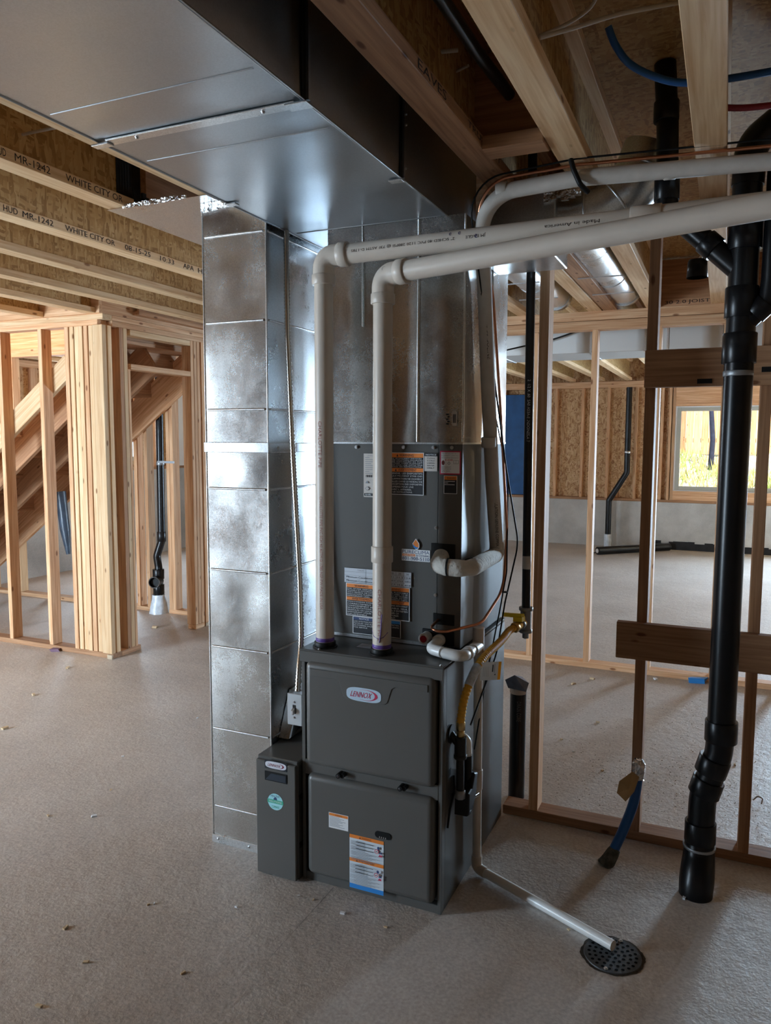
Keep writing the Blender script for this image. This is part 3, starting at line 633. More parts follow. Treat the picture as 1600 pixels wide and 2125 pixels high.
box('cleat_tab', X1-.035, X1+.006, 2.09, 2.115, ZT-.008, ZT-.003, GALVB, tr, .001); box('cleat_tab', X0-.005, X0+.035, 2.085, 2.11, ZT-.008, ZT-.003, GALVB, tr, .001)
for z in (2.38, 2.50, 2.53): screw((X1+.01, 2.112, z), (1, 0, 0), tr, .003)
screw((-1.03, 2.62, ZT), (0, 0, -1), tr, .003)
# ---- return drop
RX0, RX1, RY0, RY1 = -1.80, -1.525, 2.37, 3.02
rd = thing('return_duct', ((RX0+RX1)/2, 2.7, 0), 'tall scuffed galvanized return duct standing on the slab left of the furnace', 'duct')
zb = [.03, .153, .47, .798, 1.10, 1.412, 1.564, 1.706, 2.025, 2.336, 2.455]
low, upp = zb[:7], zb[6:]
for i, bb in enumerate((low, upp)):
    s = thing('duct_section', ((RX0+RX1)/2, 2.7, bb[0]), None, parent=rd); rel = [z-bb[0] for z in bb]
    panel('front_sheet', (RX0, RY0, bb[0]), (1, 0, 0), (0, 0, 1), RX1-RX0, rel, .0028, GALVS, s, 3+i*9, nu=10, nv=8)
    panel('side_sheet', (RX1, RY0, bb[0]), (0, 1, 0), (0, 0, 1), RY1-RY0, rel, .006, GALV, s, 6+i*9, nu=10, nv=8)
    panel('side_sheet', (RX0, RY1, bb[0]), (0, -1, 0), (0, 0, 1), RY1-RY0, rel, .003, GALV, s, 8+i)
    panel('back_sheet', (RX1, RY1, bb[0]), (-1, 0, 0), (0, 0, 1), RX1-RX0, rel, .003, GALV, s, 9+i)
    for z in bb[1:-1]:
        if abs(z-1.564) < .01: continue
        bead((RX0+.012, RY0-.001, z), (RX1-.012, RY0-.001, z), .0045, s); bead((RX1+.001, RY0+.012, z), (RX1+.001, RY1-.012, z), .004, s)
    bead((RX1, RY0, bb[0]), (RX1, RY0, bb[-1]), .003, s, GALVB, 'edge_seam'); bead((RX0, RY0, bb[0]), (RX0, RY0, bb[-1]), .003, s, GALVB, 'edge_seam')
bm = NB(); bx(bm, RX0-.006, RX1+.006, RY0-.007, RY0, 1.548, 1.585, .0015); bx(bm, RX1, RX1+.007, RY0, RY1, 1.548, 1.583, .0015); fin('drive_cleat', bm, GALVB, rd)
for y in (2.43, 2.72): screw((RX1+.007, y, 1.565), (1, 0, 0), rd, .005)
bm = NB(); bx(bm, RX0-.004, RX1+.003, RY0-.006, RY0, .0, .032, .001); bx(bm, RX1, RX1+.004, RY0, RY1, .0, .03, .001); bx(bm, RX0-.004, RX0, RY0, RY1, 0, .03, .001); bx(bm, RX0, RX1, RY1-.004, RY1, 0, .03); fin('base_flange', bm, GALVB, rd)
for x in (-1.775, -1.63): screw((x, RY0-.006, .016), (0, -1, 0), rd, .004)
# folded transition at the foot, above the filter cabinet
hull_prism('transition_boot', [(RX1+.002, 2.42, .455), (RX1+.002, 2.95, .455), (RX1+.002, 2.95, .62), (RX1+.002, 2.50, .62)], (1, 0, 0), .05, GALV, rd, .01)
# ---- panned joist bay feeding the return
pn = thing('return_pan', (-1.93, 2.6, 2.46), 'shiny sheet metal pan closing the joist bay beside the return duct', 'duct')
panel('pan_sheet', (-2.18, 2.29, 2.459), (0, 1, 0), (1, 0, 0), .75, [0, .46], .006, GALVB, pn, 5, nu=10, nv=8)
bm = NB(); rr = random.Random(4)
for i in range(16):
    x = -2.10+i*.018; bx(bm, x, x+.022, 2.287+rr.uniform(-.003, .003), 2.292, 2.457+rr.uniform(-.003, .002), 2.468+rr.uniform(0, .006))
fin('foil_tape', bm, FOIL, pn)
bm = NB()
for i in range(7): bx(bm, -1.80+.02*i, -1.77+.02*i, 2.362-.001*(i % 2), 2.372, 2.435+rr.uniform(-.006, .008), 2.458)
fin('foil_tape', bm, FOIL, pn)
# ---- coil cabinet and plenum above the furnace
PX0, PX1, PY0, PY1 = -1.345, -.824, 2.50, 3.05
pl = thing('supply_plenum', (-1.085, 2.77, 1.586), 'galvanized supply plenum rising from the coil cabinet to the trunk duct', 'duct')
zp = [0, .30, ZT-1.588]
bm = NB(); rr = random.Random(2)
pillow(bm, (PX0, PY0, 1.588), (1, 0, 0), (0, 0, 1), PX1-PX0, [0, ZT-1.588], .011, random.Random(21), nu=14, nv=12, ubreaks=[0, .354, PX1-PX0]); fin('front_sheet', bm, GALVS, pl)
panel('side_sheet', (PX1, PY0, 1.588), (0, 1, 0), (0, 0, 1), PY1-PY0, [0, ZT-1.588], .002, GALVS, pl, 23, nu=10, nv=10, ubreaks=[0, .33, PY1-PY0])
panel('side_sheet', (PX0, PY1, 1.588), (0, -1, 0), (0, 0, 1), PY1-PY0, [0, ZT-1.588], .005, GALV, pl, 24)
panel('back_sheet', (PX1, PY1, 1.588), (-1, 0, 0), (0, 0, 1), PX1-PX0, [0, ZT-1.588], .005, GALV, pl, 25)
bead((-.991, PY0-.002, 1.59), (-.991, PY0-.002, 2.349), .004, pl, GALVB, 'standing_seam'); bead((-1.205, PY0-.001, 2.0), (-1.205, PY0-.001, 2.349), .002, pl, GALVB, 'standing_seam')
bead((PX1, PY0, 1.59), (PX1, PY0, 2.349), .004, pl, GALV, 'edge_seam'); bead((PX1+.001, 2.83, 1.59), (PX1+.001, 2.83, 2.349), .0035, pl, GALVB, 'standing_seam')
st = Sticker('mill_stamp', (-.885, PY0-.006, 1.645), (1, 0, 0), (0, 0, 1), .042, .05, pl); st.rect(.58, 0, 1, 1, CREAMPR)
for k in range(5): st.rect(.05+.10*(k % 2), .1+.16*k, .22+.1*(k % 2), .2+.16*k, BLKP)
for k in range(3): st.rect(.64+.1*k, .2, .70+.1*k, .8, BLKP)
st.done()
co = thing('coil_cabinet', (-1.085, 2.77, .862), 'grey steel coil cabinet with warning labels on top of the furnace', 'furnace coil')
box('case', PX0, PX1, PY0+.006, PY1, .8625, 1.586, PAINT, co, .003)
bm = NB(); pillow(bm, (PX0+.002, PY0+.001, .872), (1, 0, 0), (0, 0, 1), .430, [0, .708], .0018, random.Random(5), nu=16, nv=10); fin('front_panel', bm, PAINT, co)
box('access_panel', -.910, PX1+.001, PY0-.002, PY0+.008, .868, 1.582, PAINT, co, .0015)
bm = NB(); pillow(bm, (PX1+.0005, PY0+.002, .866), (0, 1, 0), (0, 0, 1), .545, [0, .716], .004, random.Random(14), nu=10, nv=10, ubreaks=[0, .15, .545]); fin('side_panel', bm, plain('grey_lined_steel', (.19, .185, .177), .58, 0, .3, .05, 3), co)
box('top_flange', PX0-.002, PX1+.002, PY0-.004, PY1, 1.582, 1.588, GALVB, co); box('base_strip', PX0, -.92, PY0-.004, PY0+.003, .8625, .874, GALVB, co)
for x, z in ((-1.229, 1.570), (-1.043, 1.571), (-.93, 1.571), (-.862, 1.571), (-.917, 1.29), (-.917, 1.05)): screw((x, PY0-.003, z), (0, -1, 0), co, .0045)
box('line_port', -.935, -.845, PY0-.004, PY0+.001, 1.165, 1.235, BLACK, co, .0015)
box('line_port', -.925, -.845, PY0-.004, PY0+.001, .945, .985, BLACK, co, .0015)
box('drain_port_plate', -.965, -.845, PY0-.006, PY0+.002, .872, .925, BLACK, co, .0015)
FX, FZ = (1, 0, 0), (0, 0, 1)
def stick(name, x0, z0, x1, z1, y, parent, label=None): return Sticker(name, (x0, y, z0), FX, FZ, x1-x0, z1-z0, parent, label)
YC = PY0-.0042
# big black/orange warning (upper)
s = stick('warning_label', -1.158, 1.402, -.964, 1.552, YC, co, 'black label with orange warning bands'); s.rect(0, 0, 1, 1, WHITE); s.rect(.012, .015, .988, .985, BLKP)
s.rect(.012, .885, .988, .985, ORANGE); s.rect(.012, .545, .988, .635, ORANGE); s.text('WARNING', .52, .905, .80, .965, BLKP); s.poly([(.46, .905), (.50, .905), (.48, .965)], BLKP)
s.text('AVERTISSEMENT', .50, .56, .86, .62, BLKP); s.poly([(.43, .56), (.47, .56), (.45, .62)], BLKP)
s.lines([('CAUSE OF FIRE. AUXILIARY DEVICES', .98), 'WHICH MAY BE IGNITION SOURCES', 'SHALL NOT BE INSTALLED IN THE', 'DUCTWORK, OTHER THAN AUXILIARY', 'DEVICES LISTED FOR USE WITH THE', ('SPECIFIC APPLIANCE. SEE INSTRUCTIONS', .98)], .03, .645, .975, .88, WHITE)
s.lines(['CAUSE D INCENDIE. LES DISPOSITIFS', 'AUXILIAIRES QUI PEUVENT ETRE DES', 'SOURCES D INFLAMMATION NE DOIVENT', 'PAS ETRE INSTALLES DANS LE RESEAU DE', 'CONDUITS A L EXCEPTION DES DISPOSITIFS', ('AUXILIAIRES ENUMERES POUR UNE', .82), ('UTILISATION AVEC L APPAREIL', .78), ('SPECIFIQUE. VOIR LES INSTRUCTIONS.', .80)], .03, .03, .975, .54, WHITE); s.done()
s = stick('notice_label', -.962, 1.488, -.914, 1.551, YC, co, 'small cream notice label'); s.rect(0, 0, 1, 1, CREAMPR); s.rect(0, .83, 1, 1, BLKP); s.text('NOTICE', .10, .87, .92, .96, WHITE)
for k, t in enumerate(('CLEAN', 'COILS', 'USING', 'WATER', 'ONLY')): s.text(t, .2, .68-.135*k, .78, .76-.135*k, BLKP)
s.done()
s = stick('refrigerant_label', -.905, 1.478, -.829, 1.559, PY0-.0025, co, 'red bordered refrigerant label'); s.rect(0, 0, 1, 1, REDPR); s.rect(.05, .05, .95, .95, WHITE)
s.lines(['THIS UNIT REQUIRES SERVICE', 'EQUIPMENT COMPATIBLE', 'WITH R-454B REFRIGERANT'], .08, .67, .92, .93, GREYPR); s.text('R-454B', .26, .58, .62, .66, REDPR); s.poly([(.36, .48), (.44, .41), (.52, .48), (.44, .55)], GREYPR); s.poly([(.39, .48), (.44, .44), (.49, .48), (.44, .52)], WHITE)
s.ell(.16, .50, .07, .10, plain('maroon_print', (.16, .03, .03), .5)); s.rect(.66, .46, .90, .62, GREYPR); s.rect(.68, .475, .77, .605, WHITE); s.rect(.79, .475, .88, .605, WHITE)
s.lines(['REFRIGERANT', 'SAFETY GROUP', 'A2L'], .09, .10, .55, .36, GREYPR); s.done()
s = stick('warning_label', -.890, 1.411, -.841, 1.474, PY0-.0025, co, 'small black and orange warning label'); s.rect(0, 0, 1, 1, WHITE); s.rect(.04, .03, .96, .97, BLKP); s.rect(.04, .77, .96, .97, ORANGE); s.text('WARNING', .25, .80, .9, .93, BLKP)
for k, w_ in enumerate((.9, .3, .88)): s.rect(.07, .67-.09*k, .07+.85*w_, .70-.09*k, WHITE)
s.done()
s = stick('rating_label', -1.198, 1.389, -1.120, 1.547, YC, co, 'tall cream rating label'); s.rect(0, 0, 1, 1, CREAMPR); s.text('LENNOX', .18, .94, .6, .965, GREYPR)
for k in range(9): s.rect(.08, .90-.045*k, .30+.08*((k*5) % 7), .912-.045*k, GREYPR)
for k in range(14): s.rect(.12+.05*k, .46, .12+.05*k+.02*(1+k % 2), .51, BLKP)
s.poly([(.10, .32), (.28, .32), (.19, .38)], GREYPR); s.poly([(.08, .20), (.2, .15), (.32, .20), (.2, .25)], GREYPR); s.poly([(.11, .20), (.2, .165), (.29, .20), (.2, .235)], CREAMPR); s.rect(.05, .03, 1, .09, BLKP); s.text('AHRI', .09, .04, .4, .08, WHITE); s.done()
# contractor sticker
s = stick('contractor_sticker', -1.046, 1.166, -.938, 1.208, YC, co, 'white contractor sticker with phone number'); s.rect(0, 0, 1, 1, WHITE); s.text('PURECLIMA', .02, .64, .98, .93, NAVYPR); s.rect(.02, .40, .48, .60, ORANGE); s.text('HEATING', .05, .43, .45, .57, WHITE); s.text('& COOLING', .52, .42, .97, .58, NAVYPR); s.text('801-900-5110', .02, .07, .98, .36, NAVYPR)
s.poly([(.50, 1.0), (.42, 1.25), (.38, 1.5), (.50, 1.95), (.62, 1.55), (.63, 1.25), (.57, 1.02)], WHITE); s.poly([(.50, 1.05), (.44, 1.25), (.40, 1.5), (.50, 1.88), (.60, 1.5), (.60, 1.25), (.56, 1.08)], ORANGE); s.poly([(.40, 1.45), (.42, 1.2), (.50, 1.05), (.57, 1.1), (.58, 1.2), (.48, 1.25)], BLUEPR); s.done()
# lower group of labels
s = stick('charge_table_label', -1.277, 1.069, -1.009, 1.123, YC, co, 'white refrigerant charge table'); s.rect(0, 0, 1, 1, plain('label_white', (.62, .66, .72), .5)); 
for y in (.25, .5, .75): s.rect(.0, y-.008, 1, y+.008, GREYPR)
for x in (.33, .66, .78, .89): s.rect(x-.002, 0, x+.002, 1, GREYPR)
s.lines(['Charge', 'Charge'], .44, .5, .60, 1, BLKP, .5); s.text('Minimum Conditioned Area', .03, .32, .56, .45, BLKP); s.text('Minimum Conditioned Area', .03, .07, .56, .2, BLKP); s.text('TYPE PC', .20, .82, .31, .92, GREYPR)
for i, c in enumerate((('20', '9.1', '299.9', '27.9'), ('25', '11.3', '374.8', '34.8'), ('30', '13.6', '449.8', '41.8'))):
    for k, t in enumerate(c): s.text(t, .675+.112*i+(.03 if len(t) < 4 else .01), .81-.25*k, .675+.112*i+(.07 if len(t) < 4 else .095), .94-.25*k, BLKP)
s.done()
s = stick('warning_label', -1.271, .944, -1.014, 1.067, YC, co, 'wide black label with orange warning bands'); s.rect(0, 0, 1, 1, WHITE); s.rect(.012, .02, .988, .98, BLKP)
for x0_, x1_ in ((.012, .49), (.51, .988)): s.rect(x0_, .87, x1_, .98, ORANGE); s.rect(x0_, .48, x1_, .58, ORANGE)
s.text('WARNING', .14, .89, .36, .955, BLKP); s.text('WARNING', .66, .89, .86, .955, BLKP); s.text('AVERTISSEMENT', .10, .495, .42, .565, BLKP); s.text('AVERTISSEMENT', .62, .495, .92, .565, BLKP)
s.lines(['RISK OF FIRE. DISPOSE OF', 'PROPERLY IN ACCORDANCE', 'WITH FEDERAL OR LOCAL', 'REGULATIONS. FLAMMABLE', ('REFRIGERANT USED.', .8)], .025, .59, .48, .86, WHITE)
s.lines([('RISQUE D INCENDIE. ELIMINER', .95), 'CORRECTEMENT ET', 'CONFORMEMENT AUX', ('REGLEMENTATIONS', .85), 'FEDERALES OU LOCALES.', ('REFRIGERANT UTILISE', .85), ('INFLAMMABLE', .7)], .025, .03, .48, .47, WHITE)
s.lines(['RISK OF FIRE. FLAMMABLE', 'REFRIGERANT USED. TO BE', 'REPAIRED ONLY BY TRAINED', 'SERVICE PERSONNEL. DO NOT', 'PUNCTURE REFRIGERANT TUBING.'], .52, .59, .975, .86, WHITE)
s.lines(['RISQUE D INCENDIE. REFRIGERANT', 'INFLAMMABLE. SEUL', 'LE PERSONNEL D ENTRETIEN', ('DOIT REPARER CE', .7), ('NE PAS PERFORER', .7), ('REFRIGERANT.', .6)], .52, .03, .975, .47, WHITE); s.done()
s = stick('notice_label', -1.243, .878, -1.048, .943, YC, co, 'black notice label with blue band'); s.rect(0, 0, 1, 1, WHITE); s.rect(.015, .03, .985, .97, BLKP); s.rect(.015, .80, .5, .97, NAVYPR); s.rect(.5, .80, .985, .97, BLUEPR); s.text('NOTICE', .14, .83, .34, .94, WHITE)
s.lines(['LEAK DETECTION SYSTEM', 'INSTALLED. UNIT MUST', 'BE POWERED EXCEPT', ('FOR SERVICE', .65)], .03, .32, .46, .78, WHITE); s.lines(['SYSTEME DE DETECTION', 'INSTALLE. L UNITE', ('DOIT ETRE', .6)], .55, .40, .96, .78, WHITE); s.done()

# ================================================================== FURNACE
GX0, GX1, GY0, GY1, GH = -1.345, -.811, 2.293, 3.05, .857
fu = thing('furnace', (-1.078, 2.67, 0), 'grey upright gas furnace with two doors on the slab', 'furnace')
box('cabinet', GX0, GX1, 2.325, GY1, 0, GH-.01, PAINTD, fu, .002)
box('side_flange', GX0, GX0+.013, GY0, 2.326, 0, GH-.01, PAINT, fu, .001); box('side_flange', GX1-.013, GX1, GY0, 2.326, 0, GH-.01, PAINT, fu, .001)
box('base_rail', GX0+.013, GX1-.013, 2.296, 2.326, 0, .03, PAINT, fu, .001); box('middle_rail', GX0+.013, GX1-.013, 2.292, 2.326, .40, .455, PAINT, fu, .002)
top = box('top_panel', GX0-.004, GX1+.002, GY0-.006, GY1, GH-.004, GH+.003, PAINTD, fu, .0015)
box('top_lip', GX0-.004, GX1+.002, GY0-.008, GY0+.002, GH-.043, GH-.003, PAINT, top, .0015)
def door_mesh(name, x0, x1, z0, z1, parent, yf=2.272, yb=2.318, r=.022):
    bm = NB(); bx(bm, x0, x1, yf, yb, z0, z1)
    es = [e for e in bm.edges if sum(1 for v in e.verts if abs(v.co.y-yf) < 1e-6) == 2] + [e for e in bm.edges if abs(e.verts[0].co.y-e.verts[1].co.y) > .01]
    bmesh.ops.bevel(bm, geom=es, offset=r, segments=5, affect='EDGES', profile=.5)
    for f in bm.faces: f.smooth = len(f.verts) <= 4 and f.calc_area() < .012
    return fin(name, bm, PAINT, parent)
ud = door_mesh('upper_door', -1.322, -.833, .444, .822, fu); ld = door_mesh('lower_door', -1.318, -.834, .036, .412, fu)
# raised badge field on the upper door
hull_prism('badge_field', [(-1.298, 2.2725, .772), (-1.196, 2.2725, .772), (-1.183, 2.2725, .766), (-1.166, 2.2725, .717), (-1.155, 2.2725, .710), (-1.012, 2.2725, .710), (-1.002, 2.2725, .717), (-.986, 2.2725, .766), (-.974, 2.2725, .774), (-.857, 2.2725, .774), (-.857, 2.2725, .798), (-1.298, 2.2725, .798)], (0, -1, 0), .0035, PAINT, ud, .0012)
def badge(x0, z0, x1, z1, y, parent, back=False):
    s = stick('maker_badge', x0, z0, x1, z1, y, parent, 'oval white maker badge with red lettering')
    if back: s.rect(-.03, -.12, 1.03, 1.12, plain('black_badge', (.02, .025, .035), .3))
    s.ell(.5, .5, .5, .5, LBLUE if not back else plain('badge_silver', (.72, .74, .80), .35), 36, 3.2)
    R_ = REDPR if not back else plain('dark_red_print', (.22, .02, .05), .4)
    # crescent swoosh
    n = 22; o_ = []; i_ = []
    for k in range(n+1):
        a = math.radians(118-236*k/n); t = k/n; w_ = .5*math.sin(math.pi*t)
        o_.append((.56+.34*math.cos(a), .5+.39*math.sin(a))); i_.append((.555+(.34-.075*math.sin(math.pi*t))*math.cos(a), .5+(.375-.02*math.sin(math.pi*t))*math.sin(a)))
    for k in range(n): s.poly([o_[k], i_[k], i_[k+1], o_[k+1]], R_, .0012)
    s.lv = .0014; s.text('LENNOX', .11, .29, .70, .70, R_, slant=.05); s.done()
badge(-1.154, .709, -1.023, .757, 2.2685, ud)
for x, z in ((-1.185, .430), (-.951, .430)):
    bm = NB(); tube(bm, [Vector((x, 2.290, z)), Vector((x, 2.262, z))], .009, 14); tube(bm, [Vector((x+.013, 2.290, z)), Vector((x+.013, 2.268, z))], .008, 14); la = fin('door_latch', bm, BLACK, fu)
    collar('latch_screw', (x, 2.262, z), (0, -1, 0), .003, .005, plain('dark_steel', (.10, .10, .11), .35, .8), la)
YD = 2.2715
s = stick('warning_label', -1.226, .232, -1.149, .288, YD, ld, 'small white and orange warning label'); s.rect(0, 0, 1, 1, WHITE); s.rect(.02, .80, .98, .97, ORANGE); s.text('WARNING', .33, .83, .68, .93, plain('brown_print', (.22, .06, .02), .5))
for k in range(9): s.rect(.05, .73-.075*k, .55+.08*((k*3) % 5)-(.0 if k < 5 else .05), .755-.075*k, GREYPR)
s.done()
s = stick('warning_label', -1.144, .030, -1.013, .226, YD, ld, 'tall white label with orange bands and a blue foot'); s.rect(0, 0, 1, 1, plain('label_blue_white', (.66, .73, .79), .45)); s.rect(0, .935, 1, 1, ORANGE); s.rect(0, .50, 1, .565, ORANGE); s.rect(0, 0, 1, .085, BLUEPR)
BR = plain('brown_print', (.22, .06, .02), .5); s.text('WARNING', .36, .948, .64, .985, BR); s.text('AVERTISSEMENT', .27, .513, .74, .552, BR); s.poly([(.28, .948), (.34, .948), (.31, .985)], BR); s.poly([(.19, .513), (.25, .513), (.22, .55)], BR)
for base, n in ((.90, 24), (.475, 25)):
    for k in range(n):
        w_ = .55+.12*((k*7) % 4) if k > 11 else .45+.1*((k*3) % 3); s.rect(.04 if k % 6 else .22, base-.0155*k, .04+w_*.95, base-.0155*k+.005, GREYPR)
    for k in (1, 5, 9): s.rect(.2, base-.0155*k-.001, .72, base-.0155*k+.008, BLKP)
    s.ell(.86, base-.035, .035, .03, NAVYPR); s.ell(.81, base-.10, .06, .038, REDPR); s.ell(.81, base-.10, .045, .028, WHITE); s.rect(.78, base-.108, .84, base-.095, BLKP); s.poly([(.88, base-.13), (.97, base-.13), (.96, base-.09), (.92, base-.11), (.90, base-.09)], NAVYPR); s.poly([(.86, base-.185), (.97, base-.185), (.955, base-.14), (.93, base-.16), (.91, base-.135), (.89, base-.16)], REDPR)
s.done()
bm = NB(); sl = []
for k in range(24):
    a = 2*math.pi*k/24; sl.append((-1.016+(.018 if math.cos(a) > 0 else -.018)+.012*math.cos(a), 2.2715, .248+.012*math.sin(a)))
hull_prism('sight_slot', sl, (0, -1, 0), .0025, BLACK, ld); 
s = stick('slot_rim', -1.045, .236, -.987, .260, 2.268, ld)
for k in range(4): s.rect(.28+.13*k, .1, .33+.13*k, .32, plain('slot_lens', (.35, .33, .3), .4))
s.done()
# top of the furnace
s = Sticker('paper_label', (-1.175, 2.385, GH+.0032), (1, 0, 0), (0, 1, 0), .085, .05, top); s.rect(0, 0, 1, 1, plain('grey_label', (.52, .55, .60), .5))
for k in range(5): s.rect(.08, .78-.15*k, .6+.08*(k % 4), .84-.15*k, GREYPR)
s.done()
for p in ((-.823, 2.30), (-1.28, 2.305)): screw((p[0], p[1], GH+.003), (0, 0, 1), fu, .004)
for y, z in ((2.34, .62), (2.36, .46), (2.39, .36)): box('knockout', GX1-.001, GX1+.0008, y, y+.018, z, z+.024, BLACK, fu)
# collars where the vent pipes enter
# ---- filter cabinet
fc = thing('filter_cabinet', (-1.43, 2.5, 0), 'narrow grey filter cabinet between furnace and return duct', 'filter cabinet')
box('body', -1.5185, -1.352, 2.275, 2.95, 0, .432, PAINTD, fc, .002); box('lid', -1.5195, -1.350, 2.268, 2.95, .428, .448, PAINT, fc, .003)
dr = box('front_door', -1.519, -1.352, 2.255, 2.276, 0.004, .436, PAINT, fc, .003)
badge(-1.477, .413, -1.389, .439, 2.2545, dr, True)
bm = NB(); bx(bm, -1.480, -1.386, 2.2525, 2.255, .365, .400, .001); hb = fin('handle_recess', bm, BLACK, dr); hull_prism('handle_bevel', [(-1.452, 2.2524, .394), (-1.390, 2.2524, .394), (-1.390, 2.2524, .369), (-1.476, 2.2524, .369)], (0, -1, 0), .001, plain('dark_blue_plastic', (.03, .04, .055), .3), hb)
s = stick('round_sticker', -1.468, .258, -1.404, .320, 2.2548, dr, 'round teal sticker with green band'); s.ell(.5, .5, .5, .5, TEALPR, 30); s.rect(-.02, .40, 1.02, .62, GREENPR); s.poly([(.38, .62), (.62, .62), (.60, .72), (.5, .8), (.40, .72)], NAVYPR); s.text('HEALTHY', .2, .78, .8, .90, NAVYPR); s.text('SOLUTIONS', .08, .46, .92, .56, WHITE); s.text('CLIMATE', .25, .12, .75, .26, GREENPR); s.done()
for z in (.12, .30): box('hinge_tab', -1.352, -1.349, 2.28, 2.30, z, z+.02, BLACK, fc)

# ================================================================== PIPES AND LINES AROUND THE FURNACE
RP = .0325
def vent(name, base, zt, far, label, prints, coupling=None, brand=False):
    bx_, by_ = base; far = Vector(far); t = thing(name, (bx_, by_, GH), label, 'pipe')
    a = Vector((bx_, by_, GH+.004)); c = Vector((bx_, by_, zt)); d = (far-c).normalized()
    pipe('riser', [a, c-Vector((0, 0, .075))], RP, PVC, t, seg=28)
    bm = NB(); tube(bm, path([c-Vector((0, 0, .085)), c, c+d*.085], .055, 10), RP+.0045, 28); el = fin('elbow', bm, PVC, t)
    collar('elbow_hub', c-Vector((0, 0, .078)), (0, 0, 1), .034, RP+.008, PVC, el, 28); collar('elbow_hub', c+d*.078, d, .034, RP+.008, PVC, el, 28)
    run = pipe('run', [c+d*.07, far], RP, PVC, t, seg=28)
    collar('primer_ring', (bx_, by_, GH+.031), (0, 0, 1), .016, RP+.0006, PURPLE, t, 28)
    collar('flange', (bx_, by_, GH+.012), (0, 0, 1), .022, RP+.006, BLACK, t, 28)
    collar('gasket', (bx_, by_, GH+.004), (0, 0, 1), .006, RP+.012, BLACK, t, 28)
    for p_, ax in (coupling or []): collar('coupling', p_, ax, .055, RP+.005, PVC, t, 28)
    return t, c, d
p1, c1, d1_ = vent('vent_pipe', (-1.281, 2.35), 2.218, (.9, 2.36, 2.245), 'white plastic vent pipe entering the furnace top near its corner', None)
p2, c2, d2_ = vent('intake_pipe', (-1.06, 2.354), 2.140, (.75, 1.99, 2.185), 'white plastic vent pipe entering the middle of the furnace top', None, [((-1.06, 2.354, 1.207), (0, 0, 1))])
collar('coupling', c1+d1_*((-.235-c1.x)/d1_.x), d1_, .085, RP+.004, PVC, p1, 28)
up1 = Vector((.32, -.85, -.40))
# lettering on pipe 1 is upside down: it reads from right to left
def flip_print(t, xr, ln, h, mat=INK):
    q = c1+d1_*((xr-c1.x)/d1_.x); pipe_print('printed_text', t, q, -d1_, Vector((.3, -.95, .02)), RP, ln, h, mat, p1)
flip_print('Made in America', -.36, .16, .010); flip_print('JM EAGLE', -.70, .065, .012); flip_print('2" SCHED 40 PVC 1120 280PSI @ 73F ASTM D-1785', -.80, .36, .011)
for x in (-.82, -.79, -.735): pipe_print('ink_mark', 'e', c1+d1_*((x-c1.x)/d1_.x), d1_, Vector((.3, -.8, .45 if x < -.74 else .0)), RP, .008, .012, INKB, p1)
pipe_print('printed_text', 'CHARLOTTE PIPE', (-1.281, 2.35, 1.66), (0, 0, -1), Vector((.0, -1, 0)), RP, .16, .013, REDINK, p1)
pipe_print('printed_text', 'CHARLOTTE PIPE PVC SCH 40 ASTM D 1785 NSF-PW MADE IN USA', (-1.281, 2.35, 1.40), (0, 0, -1), Vector((.1, -1, 0)), RP, .40, .010, REDINK, p1)
pipe_print('printed_text', 'CHARLOTTE PIPE', (-1.06, 2.354, 1.09), (0, 0, -1), Vector((.15, -1, 0)), RP, .18, .012, REDINK, p2)
bm = NB(); tube(bm, dense(path([Vector((-1.055, 2.3212, .905)), Vector((-1.05, 2.3212, .935)), Vector((-1.047, 2.3213, .985)), Vector((-1.045, 2.3214, 1.01))]), .01), .0018, 6)
for sx in (-1, 1): tube(bm, [Vector((-1.058+sx*.002, 2.321, .918)), Vector((-1.06+sx*.018, 2.3265, .924)), Vector((-1.06+sx*.029, 2.339, .94))], .0013, 6)
fin('primer_drip', bm, PURPLE, p2)
pipe_print('maker_emblem', 'O', c2+Vector((.012, 0, .008)), (1, 0, 0), Vector((0, -1, .05)), RP+.006, .020, .020, plain('emboss_grey', (.42, .40, .36), .5), p2)
# ---- armoured cable and switch box
ac = thing('armored_cable', (-1.43, 2.42, 1.6), 'corrugated flexible steel conduit running down to the switch box', 'conduit')
cp = dense(path([(-1.482, 2.44, 2.349), (-1.468, 2.42, 1.966), (-1.450, 2.42, 1.53), (-1.425, 2.42, 1.083), (-1.408, 2.40, .85), (-1.385, 2.34, .76), (-1.376, 2.315, .685)], .25, 10), .0062)
bm = NB(); tube(bm, cp, [.0115 if i % 2 else .0086 for i in range(len(cp))], 12); fin('conduit', bm, plain('conduit_steel', (.62, .60, .56), .25, 1), ac)
sb = thing('switch_box', (-1.38, 2.31, .57), 'small galvanized switch box with metal toggle plate on the furnace side', 'switch')
box('box', -1.405, -1.349, 2.302, 2.345, .572, .682, GALVB, sb, .002); box('cover_plate', -1.409, -1.349, 2.298, 2.302, .569, .686, plain('plate_steel', (.66, .72, .76), .35, .8), sb, .0015)
for z in (.655, .598): screw((-1.381, 2.298, z), (0, -1, 0), sb, .0032)
hull_prism('toggle', [(-1.385, 2.298, .635), (-1.375, 2.298, .635), (-1.375, 2.298, .618), (-1.385, 2.298, .618)], (-.1, -1, -.5), .016, ZINC, sb, .002); box('toggle_slot', -1.3865, -1.3735, 2.2972, 2.298, .612, .645, BLACK, sb)
bm = NB(); vs = []
for k in range(9):
    a = k/8; q = onZ(594+32*a, 1532-8*a, .4495); vs.append((bm.verts.new(q+Vector((-.012, .03, .004+.045*a*a))), bm.verts.new(q+Vector((.004, -.012, .0005+.035*a*a)))))
for a_, b_ in zip(vs, vs[1:]): f = bm.faces.new((a_[0], a_[1], b_[1], b_[0])); f.smooth = True
